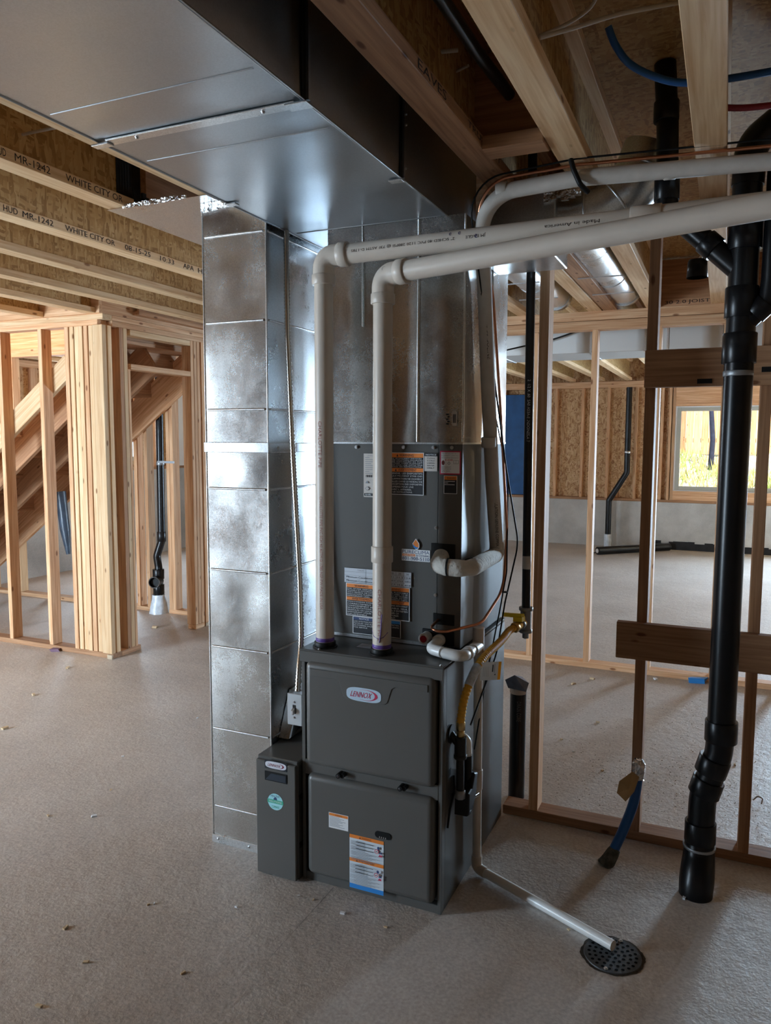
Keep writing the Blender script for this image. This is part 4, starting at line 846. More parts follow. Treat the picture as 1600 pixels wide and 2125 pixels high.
bmesh.ops.solidify(bm, geom=bm.faces[:], thickness=.0012); fin('metal_strip', bm, plain('bent_tin', (.30, .29, .31), .45, .8), None, 'bent sheet metal offcut lying on the filter cabinet', 'offcut')
# ---- insulated suction line
sl_ = thing('suction_line', (-.78, 2.7, 1.2), 'fat white insulated refrigerant line bending along the joists and down the plenum', 'refrigerant line')
ls = [(1.2, 2.72, 2.40), (.088, 2.58, 2.415), (-.456, 2.50, 2.415), (-.775, 2.50, 2.40), (-.785, 2.60, 2.12), (-.782, 2.65, 1.79), (-.780, 2.72, 1.44), (-.778, 2.79, 1.17)]
bm = NB(); tube(bm, path(ls, [.2, .2, .13, .3, .3, .3], 10), .0255, 20); fin('insulation', bm, FOAM, sl_)
bm = NB(); pts = path([(-.778, 2.785, 1.21), (-.778, 2.79, 1.165), (-.778, 2.45, 1.160), (-.886, 2.432, 1.165), (-.896, 2.50, 1.19)], [.045, .06, .04], 10)
tube(bm, pts, [.0265+.0035*abs(math.sin(i*.37))+(.0025 if i > len(pts)-12 else 0) for i in range(len(pts))], 20); fin('cloth_wrap', bm, WRAP, sl_)
for p_, d_ in (((-.85, 2.437, 1.164), (1, .1, 0)), ((-.79, 2.50, 1.161), (.15, 1, 0))): 
    bm = NB(); q = Vector(p_); dd = Vector(d_).normalized(); tube(bm, [q-dd*.003, q+dd*.003], .0312, 18); fin('cable_tie', bm, BLACK, sl_)
for p_, d_ in (((-.70, 2.50, 2.408), (1, 0, .05)), ((-.19, 2.543, 2.415), (1, .14, 0)), ((-.781, 2.668, 1.59), (0, .18, -1))):
    collar('tape_band', p_, d_, .035, .0268, plain('tape_white', (.66, .62, .56), .6), sl_)
pipe_print('printed_text', 'ASTM E84 25/50 ISOLINE', (-.785, 2.605, 2.10), Vector((0, .14, -1)), Vector((.75, -1, 0)), .0258, .22, .012, INK, sl_)
pipe_print('printed_text', 'LINE SET 3/4 GENUINE INSULATED COPPER TUBE', (-.782, 2.66, 1.76), Vector((0, .19, -1)), Vector((.75, -1, 0)), .0258, .30, .012, INK, sl_)
pipe_print('printed_text', 'ISOLINE 1/2 INSULATION GENUINE COPPER', (-.780, 2.722, 1.46), Vector((0, .19, -1)), Vector((.75, -1, 0)), .0258, .26, .012, INK, sl_)
# ---- liquid line and control cable
lq = thing('liquid_line', (-.76, 2.8, 1.0), 'thin bare copper tube looping into the coil cabinet', 'copper pipe')
pipe('tube', [(1.2, 2.70, 2.445), (.088, 2.56, 2.452), (-.456, 2.485, 2.450), (-.795, 2.475, 2.435), (-.762, 2.625, 2.10), (-.748, 2.70, 1.70), (-.742, 2.80, 1.25), (-.752, 2.80, 1.03), (-.77, 2.58, .945), (-.86, 2.425, .938), (-.912, 2.425, .945), (-.905, 2.497, .962)], .0052, COPPER, lq, [.2, .2, .12, .3, .3, .3, .1, .12, .08, .03], 10, 9)
cw = thing('control_cable', (-.75, 2.8, 1.3), 'thin dark thermostat cable tied along the copper tube', 'cable')
pipe('cable', [(1.2, 2.69, 2.465), (.088, 2.55, 2.468), (-.456, 2.47, 2.464), (-.812, 2.466, 2.44), (-.79, 2.575, 2.12), (-.76, 2.66, 1.8), (-.735, 2.74, 1.5), (-.715, 2.87, 1.2), (-.745, 2.80, .98), (-.752, 2.72, .80), (-.762, 2.44, .62)], .0032, BLACK, cw, .12, 8, 8)
pipe('cable', [(-.79, 2.58, 2.10), (-.770, 2.66, 1.75), (-.742, 2.80, 1.45), (-.738, 2.79, 1.1), (-.755, 2.76, .95), (-.760, 2.60, .72), (-.772, 2.52, .5)], .0028, BLACK, cw, .15, 8, 8)
collar('cable_tie', (-.748, 2.80, 1.02), (0, .1, 1), .006, .012, BLACK, cw)
# ---- condensate drain
cd = thing('condensate_drain', (-.775, 2.56, 0), 'white plastic condensate drain running down the furnace side to the floor drain', 'drain pipe')
RD = .0158
bm = NB(); tube(bm, [Vector((-.945, 2.502, .898)), Vector((-.945, 2.455, .898))], .0195, 20); po = fin('upper_port', bm, PVCW, cd); collar('red_plug', (-.945, 2.454, .898), (0, -1, 0), .004, .0125, plain('red_plastic', (.45, .01, .03), .4), po)
pipe('port_elbow', [(-.895, 2.502, .893), (-.893, 2.388, .886), (-.845, 2.372, .884)], .019, PVCW, cd, .03, 20)
collar('coupling', (-.895, 2.475, .893), (0, 1, 0), .03, .0215, PVCW, cd)
pipe('nipple', [(-.853, 2.374, .884), (-.80, 2.368, .880)], RD, PVCW, cd, seg=20)
pipe('street_elbow', [(-.838, 2.371, .883), (-.772, 2.364, .878), (-.773, 2.44, .873)], .019, PVCW, cd, .03, 20)
collar('coupling', (-.773, 2.43, .874), (0, 1, 0), .03, .023, PVCW, cd)
pipe('cross_pipe', [(-.773, 2.43, .874), (-.775, 2.58, .868)], RD, PVCW, cd, seg=20)
pipe('tee', [(-.775, 2.56, .83), (-.775, 2.56, .935)], .0205, PVC, cd, seg=20); pipe('tee_branch', [(-.775, 2.56, .868), (-.774, 2.49, .870)], .0205, PVC, cd, seg=20)
pipe('downpipe', [(-.775, 2.56, .85), (-.776, 2.585, .033)], RD, PVC, cd, seg=20)
collar('coupling', (-.775, 2.568, .37), (0, 0, 1), .075, .020, PVC, cd)
pipe('foot_elbow', [(-.776, 2.585, .07), (-.776, 2.585, .022), (-.735, 2.566, .021)], .0195, PVC, cd, .02, 20)
fl = pipe('floor_run', [(-.745, 2.570, .021), (-.256, 2.342, .021)], .0165, PVCW, cd, seg=22)
# ---- gas supply
gp = thing('gas_pipe', (-.70, 2.95, .85), 'black iron gas riser with white lettering beside the stud partition', 'pipe')
pipe('riser', [(-.700, 2.955, .925), (-.712, 2.955, 2.70)], .0172, BLACKI, gp, seg=20)
pipe_print('printed_text', '2  1/2 X .60  SA0 A53A-E INDONESIA 7', (-.706, 2.955, 1.83), (0, 0, -1), Vector((.2, -1, 0)), .0173, .24, .011, WHITE, gp)
collar('maker_tag', (-.701, 2.955, 1.115), (0, 0, 1), .055, .0176, CREAMPR, gp); collar('maker_tag', (-.711, 2.955, 2.575), (0, 0, 1), .05, .0176, CREAMPR, gp)
pipe('tee', [(-.700, 2.955, .835), (-.700, 2.955, .925)], .022, STEELG, gp, seg=18); collar('tee_rim', (-.700, 2.955, .928), (0, 0, 1), .014, .028, STEELG, gp); collar('tee_rim', (-.700, 2.955, .838), (0, 0, 1), .014, .026, STEELG, gp)
bm = NB(); tube(bm, [Vector((-.700, 2.955, .835)), Vector((-.700, 2.955, .808))], .013, 4); fin('plug', bm, STEELG, gp)
gv = thing('gas_valve', (-.72, 2.92, .88), 'brass gas shutoff valve with yellow handle on the black riser', 'valve')
vd = Vector((-.28, -.95, -.12)).normalized(); v0 = Vector((-.705, 2.935, .875))
pipe('valve_body', [v0, v0+vd*.055], .018, BRASS, gv, seg=14); collar('hex_nut', v0+vd*.062, vd, .022, .021, BRASS, gv, 6); collar('hex_nut', v0+vd*.020, vd, .016, .022, STEELG, gv, 8)
bm = NB(); tube(bm, [v0+vd*.03, v0+vd*.03+Vector((0, 0, .034))], .009, 12); fin('valve_stem', bm, BRASS, gv)
hc = v0+vd*.03+Vector((0, 0, .038)); hull_prism('handle', [hc+Vector((.018, .005, -.006)), hc+Vector((.010, -.015, -.006)), hc+Vector((-.062, -.034, -.003)), hc+Vector((-.066, -.018, -.003))], (0, 0, 1), .014, YELP, gv, .003)
hull_prism('handle_skirt', [hc+Vector((.02, .008, -.022)), hc+Vector((.014, -.017, -.022)), hc+Vector((-.02, -.024, -.022)), hc+Vector((-.018, -.004, -.022))], (0, 0, 1), .02, YELP, gv, .003)
gf = thing('gas_connector', (-.76, 2.6, .75), 'yellow corrugated gas connector curving from valve to furnace', 'gas hose')
ve = v0+vd*.07
gpts = [ve, ve+vd*.04, onX(1040, 1330, -.735), onX(1000, 1370, -.742), onX(977, 1412, -.755), onX(963, 1452, -.765), onX(958, 1482, -.772), onX(956, 1500, -.775)]
def smooth(pts, n=8):
    pts = [Vector(p) for p in pts]; out = []
    for i in range(len(pts)-1):
        p0, p1_, p2_, p3 = pts[max(i-1, 0)], pts[i], pts[i+1], pts[min(i+2, len(pts)-1)]
        for k in range(n):
            t = k/n; out.append(.5*((2*p1_)+(p2_-p0)*t+(2*p0-5*p1_+4*p2_-p3)*t*t+(3*p1_-p0-3*p2_+p3)*t**3))
    out.append(pts[-1]); return out
gs = dense(smooth(gpts, 10), .0032)
bm = NB(); tube(bm, gs, [(.0150, .0137, .0123, .0137)[i % 4] for i in range(len(gs))], 16); fin('hose', bm, YEL, gf)
i0 = int(len(gs)*.66); bm = NB(); tube(bm, gs[i0:i0+27], .0158, 16); fin('printed_sleeve', bm, plain('pale_sleeve', (.62, .70, .80), .4, 0, .5, .25, 60), gf)
tgp = gs[i0+8]; tg = Sticker('warning_tag', tgp+Vector((.012, .02, -.035)), Vector((.72, .69, -.06)), Vector((.06, .04, 1)), .078, .064, gf, 'cream and yellow paper tag')
tg.rect(0, 0, .86, 1, CREAMPR); tg.rect(.86, 0, 1, 1, YEL); tg.rect(.56, .45, .62, .85, BLKP); tg.rect(.66, .4, .69, .9, GREYPR); tg.ell(.72, .3, .03, .04, BLKP)
for k in range(4): tg.rect(.12+.08*k, .2, .14+.08*k, .75, plain('faint_print', (.42, .38, .33), .6))
bmesh.ops.solidify(tg.bm, geom=[tg.bm.faces[0] if False else f for f in list(tg.bm.faces)[:2]] if tg.bm.faces.ensure_lookup_table() is None else [], thickness=.0006); tg.done()
ge = gs[-1]; gk = thing('gas_cock', ge, 'dark iron gas cock and drip leg on the furnace side', 'valve')
collar('brass_nut', ge+Vector((0, 0, -.012)), (0, 0, 1), .03, .0165, BRASS, gk, 6); collar('brass_nut', ge+Vector((0, 0, -.04)), (0, 0, 1), .024, .0145, BRASS, gk, 6)
DI = plain('dark_iron', (.022, .022, .022), .55, 0, .3)
pipe('body', [ge+Vector((0, 0, -.05)), ge+Vector((0, 0, -.125))], .020, DI, gk, seg=14); collar('body_rim', ge+Vector((0, 0, -.118)), (0, 0, 1), .014, .0225, DI, gk)
gm = onX(935, 1522, GX1); pipe('side_nipple', [gm, Vector((ge.x, ge.y-.004, ge.z-.082))], .013, DI, gk, seg=14)
bm = NB(); tube(bm, [gm+Vector((-.001, 0, 0)), gm+Vector((.006, 0, 0))], .032, 20); fin('grommet', bm, DI, gk)
pipe('drip_leg', [ge+Vector((0, 0, -.12)), ge+Vector((0, .004, -.245))], .0135, DI, gk, seg=14); collar('cap', ge+Vector((0, .004, -.252)), (0, 0, 1), .03, .0185, STEELG, gk, 8)
tp = thing('condensate_trap', (-.77, 2.45, .4), 'black furnace condensate trap with white elbow beside the gas cock', 'trap')
pipe('white_elbow', [(-.809, 2.43, .575), (-.772, 2.43, .575), (-.770, 2.432, .515)], .0165, PVCW, tp, .035, 16)
pipe('trap_tube', [(-.770, 2.432, .52), (-.770, 2.44, .40)], .0165, BLACK, tp, seg=14)
hull_prism('trap_body', [(-.793, 2.37, .325), (-.793, 2.455, .355), (-.793, 2.475, .44), (-.793, 2.44, .452), (-.793, 2.41, .41), (-.793, 2.375, .405)], (1, 0, 0), .05, BLACK, tp, .008)
pipe('trap_bend', [(-.768, 2.40, .36), (-.768, 2.425, .30), (-.768, 2.47, .33), (-.768, 2.495, .36), (-.768, 2.48, .42)], .014, BLACK, tp, .02, 12)
bm = NB()
for k in range(12):
    a, b = 2*math.pi*k/12, 2*math.pi*(k+1)/12; c_ = Vector((-.765, 2.51, .40)); tube(bm, [c_+Vector((0, math.cos(a)*.017, math.sin(a)*.017)), c_+Vector((0, math.cos(b)*.017, math.sin(b)*.017))], .003, 6, False)
fin('hose_clip', bm, BLACK, tp); pipe('wire_clip', [(-.768, 2.49, .335), (-.755, 2.53, .338), (-.755, 2.53, .33), (-.768, 2.49, .328)], .0014, ZINC, tp, seg=6)
pipe('sensor_wire', [(-.806, 2.395, .45), (-.798, 2.38, .40), (-.803, 2.35, .35), (-.805, 2.335, .29)], .004, BLACK, tp, .02, 8)
# ================================================================== FLOOR DRAIN AND STUBS
fd = thing('floor_drain', (-.255, 2.325, 0), 'round dark perforated floor drain grate set in the slab', 'floor drain')
bm = NB(); R1 = .088; cx_, cy_ = -.255, 2.325
holes = []
for ring, nn in ((.0, 1), (.018, 6), (.036, 12), (.054, 17), (.071, 22)):
    for k in range(nn): a = 2*math.pi*k/nn+.2*ring*30; holes.append((cx_+ring*math.cos(a), cy_+ring*math.sin(a)))
tube(bm, [Vector((cx_, cy_, .0005)), Vector((cx_, cy_, .004))], [R1, R1-.002], 40)
gr = fin('grate', bm, plain('grate_iron', (.055, .058, .062), .5, .3, .5, .2, 30, .2), fd)
bm = NB()
for hx, hy in holes:
    vs = [bm.verts.new((hx+.0052*math.cos(2*math.pi*k/10), hy+.0052*math.sin(2*math.pi*k/10), .0044)) for k in range(10)]; bm.faces.new(vs)
h_ = fin('drain_holes', bm, plain('hole_black', (.002, .002, .002), .9, 0, .1), gr); h_['kind'] = 'stuff'
for p_ in ((cx_-.01, cy_-.075), (cx_+.015, cy_+.077)): screw((p_[0], p_[1], .004), (0, 0, 1), fd, .0045)
bm = NB(); rr = random.Random(8); pts = []
n = 72
for k in range(n):
    a = 2*math.pi*k/n; pts.append((a, R1+.002+.004*(1+math.sin(5*a)*math.sin(3*a+1))+rr.uniform(0, .0025)))
inn = [bm.verts.new((cx_+R1*.98*math.cos(a), cy_+R1*.98*math.sin(a), .0012)) for a, r_ in pts]; out = [bm.verts.new((cx_+r_*math.cos(a), cy_+r_*math.sin(a), .0012)) for a, r_ in pts]
for k in range(n): bm.faces.new((inn[k], out[k], out[(k+1) % n], inn[(k+1) % n]))
fin('broken_rim', bm, plain('dark_mortar', (.06, .05, .04), .9, 0, .2, .4, 60), fd)
# short capped stub by the partition
ss = thing('pipe_stub', (-.795, 3.245, 0), 'short black upright pipe stub with taped top behind the furnace', 'pipe')
pipe('stub', [(-.795, 3.245, 0), (-.795, 3.245, .50)], .036, ABS, ss, seg=20); collar('tape_collar', (-.795, 3.245, .495), (0, 0, 1), .03, .0385, plain('grey_tape', (.42, .37, .33), .6), ss)
bm = NB(); a = [Vector((-.845, 3.20, .545)), Vector((-.80, 3.19, .575)), Vector((-.745, 3.23, .535)), Vector((-.83, 3.20, .51)), Vector((-.752, 3.21, .50)), Vector((-.79, 3.29, .54))]
bmesh.ops.convex_hull(bm, input=[bm.verts.new(v) for v in a]); fin('tape_cap', bm, plain('slate_tape', (.10, .12, .17), .35, 0, .5, .25, 30), ss)
pipe_print('printed_text', 'DRAIN CORE', (-.795, 3.245, .45), (0, 0, -1), Vector((.35, -1, 0)), .036, .09, .018, plain('faint_white', (.09, .09, .09), .6), ss)
# blue sleeve with foil end
bs_ = thing('blue_tube', (-.328, 2.86, 0), 'blue plastic water service tube rising from the slab with foil wrapped end', 'pipe')
bpts = smooth([(-.345, 2.845, -.01), (-.325, 2.865, .045), (-.292, 2.895, .13), (-.262, 2.92, .23), (-.252, 2.935, .32), (-.250, 2.94, .36)], 6)
bm = NB(); tube(bm, bpts, .0185, 16); fin('tube', bm, BLUEP, bs_)
bm = NB(); tube(bm, smooth([(-.35, 2.842, -.005), (-.334, 2.855, .025), (-.318, 2.872, .055)], 4), [.032, .031, .0285, .027, .026, .025, .024, .022, .020], 14); fin('grout_collar', bm, plain('grey_mortar', (.10, .095, .075), .9, 0, .2, .4, 60, .6), bs_)
bm = NB(); tube(bm, [Vector((-.252, 2.934, .315)), Vector((-.251, 2.937, .345)), Vector((-.249, 2.94, .375)), Vector((-.249, 2.94, .39))], [.021, .023, .0235, .015], 14)
rr = random.Random(3)
for v in bm.verts: v.co += Vector((rr.uniform(-.0035, .0035), rr.uniform(-.0035, .0035), rr.uniform(-.004, .004)))
for f in bm.faces: f.smooth = False
fin('foil_cap', bm, FOIL, bs_)
bm = NB(); pv = [bm.verts.new(v) for v in ((-.272, 2.925, .345), (-.315, 2.90, .31), (-.322, 2.895, .265), (-.29, 2.90, .235), (-.262, 2.91, .275), (-.245, 2.915, .335), (-.278, 2.895, .29))]
for t in ((0, 1, 6), (1, 2, 6), (2, 3, 6), (3, 4, 6), (4, 5, 6), (5, 0, 6)): bm.faces.new([pv[i] for i in t])
bmesh.ops.recalc_face_normals(bm, faces=bm.faces); bmesh.ops.solidify(bm, geom=bm.faces[:], thickness=.002); fin('paper_tag', bm, PAPER, bs_)
# ---- main black drain stack
ms = thing('drain_stack', (-.02, 2.84, 0), 'thick black plastic drain stack with couplings in front of the stud partition', 'drain pipe')
RS = .046
pipe('stack', [(.027, 2.84, .60), (.030, 2.84, 2.47)], RS, ABS, ms, seg=28)
pipe('lower_bend', [(.027, 2.84, .64), (.024, 2.84, .50), (-.022, 2.84, .34), (-.025, 2.84, .14)], RS, ABS, ms, .25, 28, 8)
for p_, d_, l_, r_ in (((.028, 2.84, .585), (0, 0, 1), .075, .054), ((.006, 2.84, .455), (.28, 0, 1), .06, .054), ((-.012, 2.84, .375), (.28, 0, 1), .06, .054), ((-.025, 2.84, .205), (0, 0, 1), .075, .053), ((.028, 2.84, 1.905), (0, 0, 1), .10, .054), ((.029, 2.84, 2.055), (0, 0, 1), .10, .053), ((.030, 2.84, 2.27), (0, 0, 1), .09, .054)): collar('coupling', p_, d_, l_, r_, ABS, ms, 28)
bm = NB(); tube(bm, smooth([(-.025, 2.84, .17), (-.026, 2.828, .115), (-.028, 2.800, .065), (-.030, 2.782, .02), (-.030, 2.780, -.03)], 5), [.049, .0495, .0505, .052, .053, .054, .055, .056, .057, .0575, .058, .058, .058, .058, .0575, .057, .0565, .056, .0555, .055, .055], 28); fin('long_sweep', bm, ABS, ms); collar('clamp_band', (-.026, 2.838, .152), (0, -.05, 1), .012, .0555, STEELG, ms, 28)
pipe('wye_branch', [(.028, 2.84, 2.15), (-.17, 2.86, 2.345)], .036, ABS, ms, seg=24); collar('coupling', (-.075, 2.85, 2.252), (-1, .1, .99), .05, .042, ABS, ms, 24)
pipe('side_branch', [(.03, 2.84, 1.975), (.11, 2.82, 2.055), (.115, 2.82, 2.12), (.118, 2.82, 2.46)], .033, ABS, ms, .05, 24); collar('coupling', (.085, 2.825, 2.03), (1, -.2, 1), .05, .038, ABS, ms, 24)
collar('strap', (.028, 2.84, 1.822), (.0, 0, 1), .018, .0475, STEELG, ms, 28)
pipe('upper_sweep', [(.030, 2.84, 2.43), (.035, 2.84, 2.56), (.14, 2.84, 2.64), (.6, 2.84, 2.66)], .05, ABS, ms, .09, 28)
box('strap_end', -.105, -.055, 3.028, 3.032, 1.805, 1.822, BLACK, ms); box('strap_end', .105, .135, 3.028, 3.032, 1.84, 1.858, BLACK, ms)
us = thing('upper_drain', (-.21, 2.625, 2.4), 'black plastic drain dropping between the joists behind the vent pipes', 'drain pipe')
pipe('stack', [(-.198, 2.625, 2.28), (-.208, 2.625, 2.58), (-.222, 2.625, 2.765)], .033, ABS, us, .2, 22); collar('coupling', (-.203, 2.625, 2.39), (0, 0, 1), .08, .0385, ABS, us); collar('coupling', (-.213, 2.625, 2.62), (0, 0, 1), .06, .0385, ABS, us)
cu_ = thing('test_cap', (-.135, 3.4, 2.31), 'small black plastic test cup hanging in the joist bay', 'pipe cap')
bm = NB(); tube(bm, [Vector((-.135, 3.4, 2.325)), Vector((-.135, 3.4, 2.32)), Vector((-.135, 3.4, 2.255))], [.034, .037, .041], 20, False); tube(bm, [Vector((-.135, 3.4, 2.3255)), Vector((-.135, 3.4, 2.325))], .034, 20); bmesh.ops.solidify(bm, geom=bm.faces[:], thickness=.003); fin('cup', bm, ABS, cu_)
pipe('hanger_wire', [(-.135, 3.4, 2.32), (-.105, 3.41, 2.36), (-.10, 3.42, 2.47)], .006, CABLEW, cu_, .02, 8)
# ================================================================== OVERHEAD
tk = thing('branch_takeoff', (-.6, 2.92, 2.4), 'dull rectangular takeoff with round metal elbow beside the plenum', 'duct')
box('takeoff_box', -.822, -.56, 2.665, 2.90, 2.225, 2.455, GALV, tk, .006)
pipe('round_elbow', [(-.57, 2.775, 2.362), (-.42, 2.775, 2.372), (-.32, 2.79, 2.45), (-.275, 2.80, 2.58)], .088, GALVB, tk, [.13, .13], 28, 6)
for p_, d_ in (((-.47, 2.775, 2.368), (1, 0, .1)), ((-.375, 2.782, 2.407), (.8, .1, .6)), ((-.30, 2.795, 2.51), (.33, .1, 1))): collar('elbow_ring', p_, d_, .008, .0915, GALVB, tk, 28)
bm = NB()
for i in range(6): bx(bm, -.60+.02*i, -.575+.02*i, 2.655-.002*(i % 2), 2.668, 2.40+.006*(i % 3), 2.452)
fin('foil_patch', bm, FOIL, tk)
for Xd, lab in ((-.645, 'round galvanized branch duct with hanger straps between joists beyond the partition'), (-1.09, 'round galvanized branch duct farther left beyond the plenum')):
    d_ = thing('branch_duct', (Xd, 4.5, 2.5), lab, 'duct')
    pipe('round_pipe', [(Xd, 3.30, 2.56), (Xd, 5.34, 2.575)], .098, GALVB, d_, seg=28)
    for y in (3.9, 4.6, 5.25): collar('joint_ring', (Xd, y, 2.566), (0, 1, 0), .01, .101, GALVB, d_, 28)
    for y in (4.25, 4.75): box('hanger_strap', Xd-.12, Xd+.12, y-.006, y+.006, 2.458, 2.463, ZINC, d_)
ht = thing('hanger_hook', (-.455, 2.5, 2.43), 'black plastic hanger looped from a joist around the insulated line', 'hanger')
pipe('strap', [(-.475, 2.465, 2.463), (-.465, 2.463, 2.43), (-.445, 2.468, 2.385), (-.425, 2.50, 2.368)], .008, BLACK, ht, .02, 8); collar('nail', (-.475, 2.465, 2.460), (0, 0, 1), .006, .006, ZINC, ht, 8)
bp_ = thing('overhead_pipe', (-.64, 2.0, 2.6), 'dark iron pipe running lengthwise between the joists above the trunk duct', 'pipe')
pipe('pipe', [(-.66, -1, 2.61), (-.64, 2.0, 2.61), (-.625, 2.29, 2.61)], .017, BLACKI, bp_, seg=14)
def cable(pts, r, mat, label, name='wire_cable', cat='cable'):
    pipe(name, smooth(pts, 6), r, mat, None, seg=8, label=label, cat=cat)
cable([onZ(812, 128, 2.66), onZ(880, 112, 2.63), onZ(950, 104, 2.64)], .006, CABLEW, 'pale cable strip crossing the joist bay nearest the trunk duct')
cable([onZ(865, 175, 2.66), onZ(920, 160, 2.64), onZ(972, 136, 2.63)], .004, CABLEW, 'thin pale cable below another in the bay nearest the trunk duct')
cable([onZ(1120, 78, 2.50), onZ(1200, 55, 2.53), onZ(1290, 28, 2.56), onZ(1410, 5, 2.60)], .0055, CABLEW, 'pale electrical cable sagging between two joists overhead')
cable([onZ(1120, 75, 2.51), onZ(1180, 48, 2.56), onZ(1222, 18, 2.60), onZ(1240, -10, 2.62)], .0045, CABLEW, 'pale cable looping up from the sagging one overhead')
cable([onZ(30, 283, 2.58), onZ(80, 272, 2.58), onZ(130, 262, 2.58)], .005, CABLEW, 'short pale cable along the strand board web left of the trunk duct')
cable([onZ(1262, 55, 2.66), onZ(1278, 95, 2.62), onZ(1310, 135, 2.58), onZ(1370, 163, 2.55), onZ(1425, 172, 2.54), onZ(1500, 165, 2.54), onZ(1620, 145, 2.55)], .0095, BLUEP, 'blue water tube swooping across the joists overhead', 'water_tube', 'water pipe')
cable([onZ(1490, 222, 2.56), onZ(1540, 224, 2.55), onZ(1620, 217, 2.56)], .0095, REDP, 'red water tube near the blue one overhead', 'water_tube', 'water pipe')
cable([onY(1045, 728, 5.7), onY(1080, 720, 5.72), onY(1145, 705, 5.75), onY(1195, 688, 5.75)], .006, BLACK, 'thin black wire drooping in front of the far duct')
# ================================================================== FAR ROOM
fdk = thing('far_duct', (-.5, 6.05, 2.235), 'long pale galvanized duct under the joists of the far room', 'duct')
FDM = plain('dull_zinc', (.58, .59, .58), .5, .5)
xs_ = [-2.6, -1.62, -.93, -.55, -.40, -.05, .5, 1.5]
for a, b in zip(xs_, xs_[1:]): box('duct_section', a, b-.006, 5.8, 6.3, 2.235, 2.40, FDM, fdk, .004); box('slip_seam', b-.012, b+.002, 5.794, 6.306, 2.23, 2.405, GALVB, fdk)
fp = thing('far_drain_pipe', (-1.5, 11.65, 0), 'black drain pipe with an offset on the far concrete wall', 'drain pipe')
pipe('pipe', [(-1.31, 11.64, 2.36), (-1.308, 11.64, 1.12), (-1.55, 11.64, .70), (-1.55, 11.64, .16)], .042, ABS, fp, .06, 16); collar('base_sleeve', (-1.55, 11.64, .10), (0, 0, 1), .20, .055, PLASTICB, fp); collar('pipe_strap', (-1.308, 11.64, 1.42), (0, 0, 1), .03, .046, ZINC, fp)
rl = thing('plastic_roll', (-1.15, 11.3, .05), 'roll of black plastic sheeting lying on the far floor', 'roll')
q0 = onZ(1240, 1143, .055); q1 = onY(1388, 1138, 11.68); q1.z = .055; pipe('roll', [q0, q1], .055, ABS, rl, seg=18); collar('core', q0, q0-q1, .02, .03, CREAMPR, rl)
hull_prism('loose_sheet', [q0+Vector((-.1, .05, -.05)), q1+Vector((-.4, .04, -.05)), q1+Vector((-.5, .09, -.05)), q0+Vector((.0, .4, -.05))], (0, 0, 1), .006, plain('dark_sheet', (.05, .055, .06), .4), rl)
box('blue_tarp', -3.45, -2.86, 11.77, 11.80, .74, 2.29, plain('blue_sheet', (.018, .085, .23), .55, 0, .3, .2, 6), label='deep blue sheet covering the wall beyond the coil cabinet', cat='tarp')
box('white_door_panel', -7.19, -7.12, 8.72, 9.35, 1.21, 2.37, plain('white_vinyl', (.80, .78, .75), .5), label='pale panel with yellow sticker on the left wall beyond the stairs', cat='panel')
box('yellow_sticker', -7.118, -7.116, 8.88, 9.1, 2.24, 2.31, YELP, bpy.data.objects['white_door_panel'])
# ---- drain pipe beside the stairs
lp = thing('stair_drain_pipe', (-4.70, 5.46, 0), 'black drain pipe with open tee and bagged foot beside the stairs', 'drain pipe')
pipe('pipe', [(-4.685, 5.50, 2.46), (-4.70, 5.50, .66), (-4.735, 5.47, .52), (-4.70, 5.45, .42), (-4.70, 5.44, .12)], .034, ABS, lp, .08, 18)
for z, r_ in ((.70, .04), (.36, .052), (.22, .05)): collar('coupling', (-4.70, 5.445 if z < .6 else 5.50, z), (0, 0, 1), .09, r_, ABS, lp)
bm = NB(); a_, b_ = Vector((-4.70, 5.44, .30)), Vector((-4.665, 5.345, .30)); tube(bm, [a_, b_], .052, 20, False); tube(bm, [b_.lerp(a_, .3), b_], .043, 20, False); fin('tee_outlet', bm, ABS, lp)
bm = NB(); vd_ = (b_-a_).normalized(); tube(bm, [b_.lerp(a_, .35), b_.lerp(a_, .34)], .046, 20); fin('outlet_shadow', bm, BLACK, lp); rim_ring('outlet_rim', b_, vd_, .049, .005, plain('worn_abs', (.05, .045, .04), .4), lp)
bm = NB(); tube(bm, [Vector((-4.70, 5.44, 0)), Vector((-4.70, 5.44, .06)), Vector((-4.70, 5.44, .13)), Vector((-4.70, 5.44, .17))], [.085, .075, .062, .055], 18); rr = random.Random(5)
for v in bm.verts: v.co += Vector((rr.uniform(-.008, .008), rr.uniform(-.008, .008), 0))
fin('plastic_bag', bm, PLASTICB, lp); collar('pipe_strap', (-4.693, 5.50, 1.37), (0, 0, 1), .03, .037, STEELG, lp); box('strap_bar', -4.69, -4.50, 5.455, 5.459, 1.375, 1.395, STEELG, lp)
bm = NB(); tube(bm, [onY(125, 1020, 5.3), onY(135, 1100, 5.3), onY(142, 1150, 5.3)], [.05, .045, .02], 8); fin('rubbish_bag', bm, plain('dark_bag', (.05, .07, .10), .35, 0, .5, .3, 12, .4), None, 'dark plastic bag hanging under the stairs', 'bag')
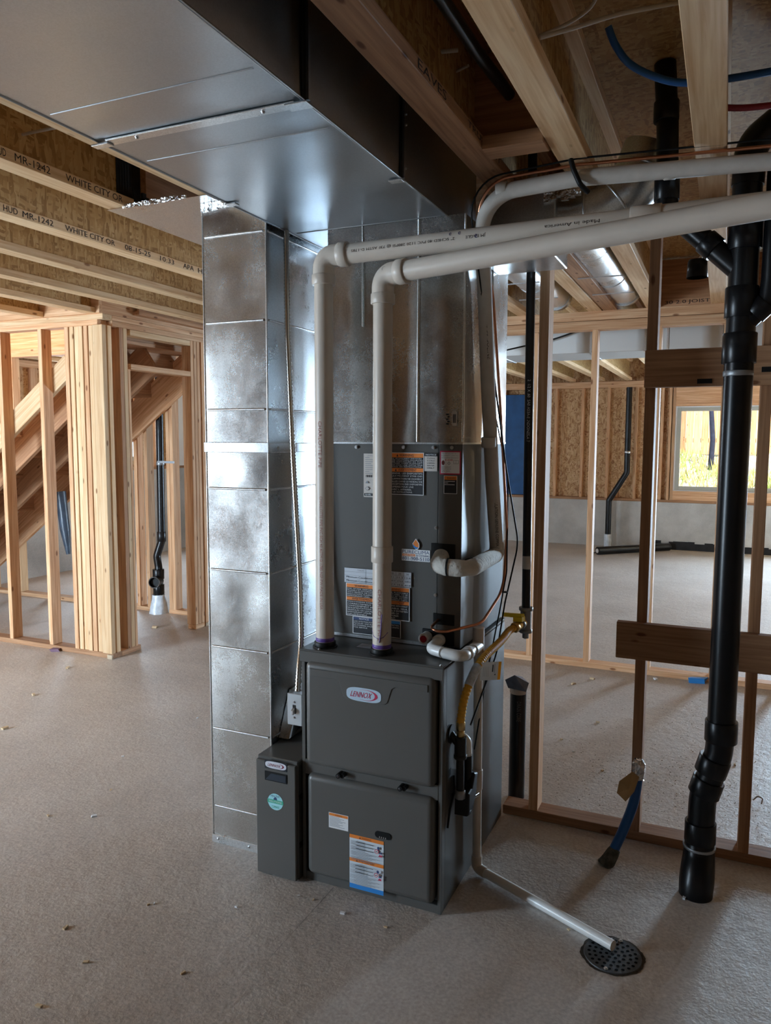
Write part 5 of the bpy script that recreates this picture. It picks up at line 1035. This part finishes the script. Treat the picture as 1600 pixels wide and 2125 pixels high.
# ================================================================== DEBRIS
def bit(p, s, rot, mat, label, name, cat, group=None):
    bm = NB(); bx(bm, -s[0]/2, s[0]/2, -s[1]/2, s[1]/2, 0, s[2]); rr = random.Random(int(p[0]*999)+int(p[1]*77))
    for v in bm.verts: v.co += Vector((rr.uniform(-.2, .2)*s[0], rr.uniform(-.2, .2)*s[1], rr.uniform(0, .4)*s[2] if v.co.z > 0 else 0))
    bmesh.ops.rotate(bm, verts=bm.verts, matrix=Matrix.Rotation(rot, 3, 'Z')); bmesh.ops.translate(bm, verts=bm.verts, vec=Vector((p[0], p[1], .0005))); fin(name, bm, mat, None, label, cat, group)
CHIP = plain('wood_chip', (.60, .45, .28), .8); CHIPW = plain('plaster_chip', (.75, .76, .78), .7)
chips = [(712, 1897, .016), (10, 1513, .03), (70, 1443, .028), (195, 1695, .02), (140, 1387, .03), (322, 1303, .05), (410, 1490, .012), (100, 1694, .015), (308, 1878, .012), (320, 1876, .010), (178, 1998, .014), (136, 1927, .018), (490, 1883, .012), (380, 2020, .014), (1180, 1930, .012), (255, 1570, .012), (230, 1640, .012), (80, 2090, .018), (1420, 1865, .018), (1230, 1410, .03), (1190, 1420, .03), (1360, 1410, .03), (1240, 1500, .02), (1525, 1588, .018), (1190, 1560, .014), (1250, 1600, .016), (1165, 1535, .014), (620, 1860, .010), (650, 1868, .010), (800, 1925, .010), (1270, 1950, .010)]
for i, (x, y, s_) in enumerate(chips):
    p = onZ(x, y, 0)
    if -1.9 < p.x < -.8 and 2.26 < p.y < 3.1: continue
    bit(p, (s_, s_*.5, s_*.3), i*1.3, CHIPW if i % 3 == 0 else CHIP, 'small chip of wood or plaster lying on the concrete slab', 'debris_chip', 'debris', 'loose chips on the slab')
bit(onZ(115, 1352, 0), (.06, .03, .02), .4, plain('mauve_scrap', (.20, .12, .17), .7), 'dark mauve scrap at the foot of the stair wall', 'scrap', 'debris')
wc = pipe('wire_hook', [onZ(1563, 1660, .006), onZ(1572, 1652, .02), onZ(1583, 1657, .02), onZ(1580, 1668, .006)], .003, plain('hook_grey', (.30, .27, .24), .6), None, .01, 6, label='small bent wire hook on the floor beyond the partition', cat='wire')
bit(onZ(1450, 1417, 0), (.10, .03, .03), .2, BLUEPR, 'small blue scrap by the second bottom plate', 'scrap', 'debris')
bm = NB()
p = onZ(1538, 1424, 0)
for k in range(6): tube(bm, [p+Vector((k*.02, 0, .004)), p+Vector((k*.02+.03, .05, .03))], .003, 6)
fin('nail_strip', bm, plain('nail_green', (.35, .42, .30), .4, .6), None, 'strip of nails by the second bottom plate beyond the stack', 'nails')
# fine sawdust and grit: nobody could count it
bm = NB(); rr = random.Random(12)
for i in range(2600):
    if i < 450: x, y = rr.gauss(-.2, .35), rr.gauss(3.6, .22)
    elif i < 1500: x, y = rr.uniform(-1.2, 1.2), rr.uniform(3.3, 5.2)
    else: x, y = rr.uniform(-3.2, .6), rr.uniform(.9, 3.6)
    if -1.85 < x < -.79 and 2.24 < y < 3.1: continue
    s_ = rr.uniform(.001, .0026) if i >= 1500 else rr.uniform(.0015, .0042); a = rr.uniform(0, 6.3); c_, d_ = math.cos(a)*s_, math.sin(a)*s_
    v = [bm.verts.new(q) for q in ((x-c_, y-d_, .0004), (x+c_, y+d_, .0004), (x-d_*.5, y+c_*.5, .0004), (x, y, .0004+s_*.7))]
    for t in ((0, 1, 3), (1, 2, 3), (2, 0, 3)):
        f = bm.faces.new([v[k] for k in t]); f.material_index = (i*7) % 3
fin('grit', bm, [CHIP, plain('grit_dark', (.26, .21, .16), .9), plain('grit_pale', (.55, .52, .48), .9)], label='fine sawdust and grit scattered over the slab', cat='sawdust', kind='stuff', origin=(0, 0, 0))
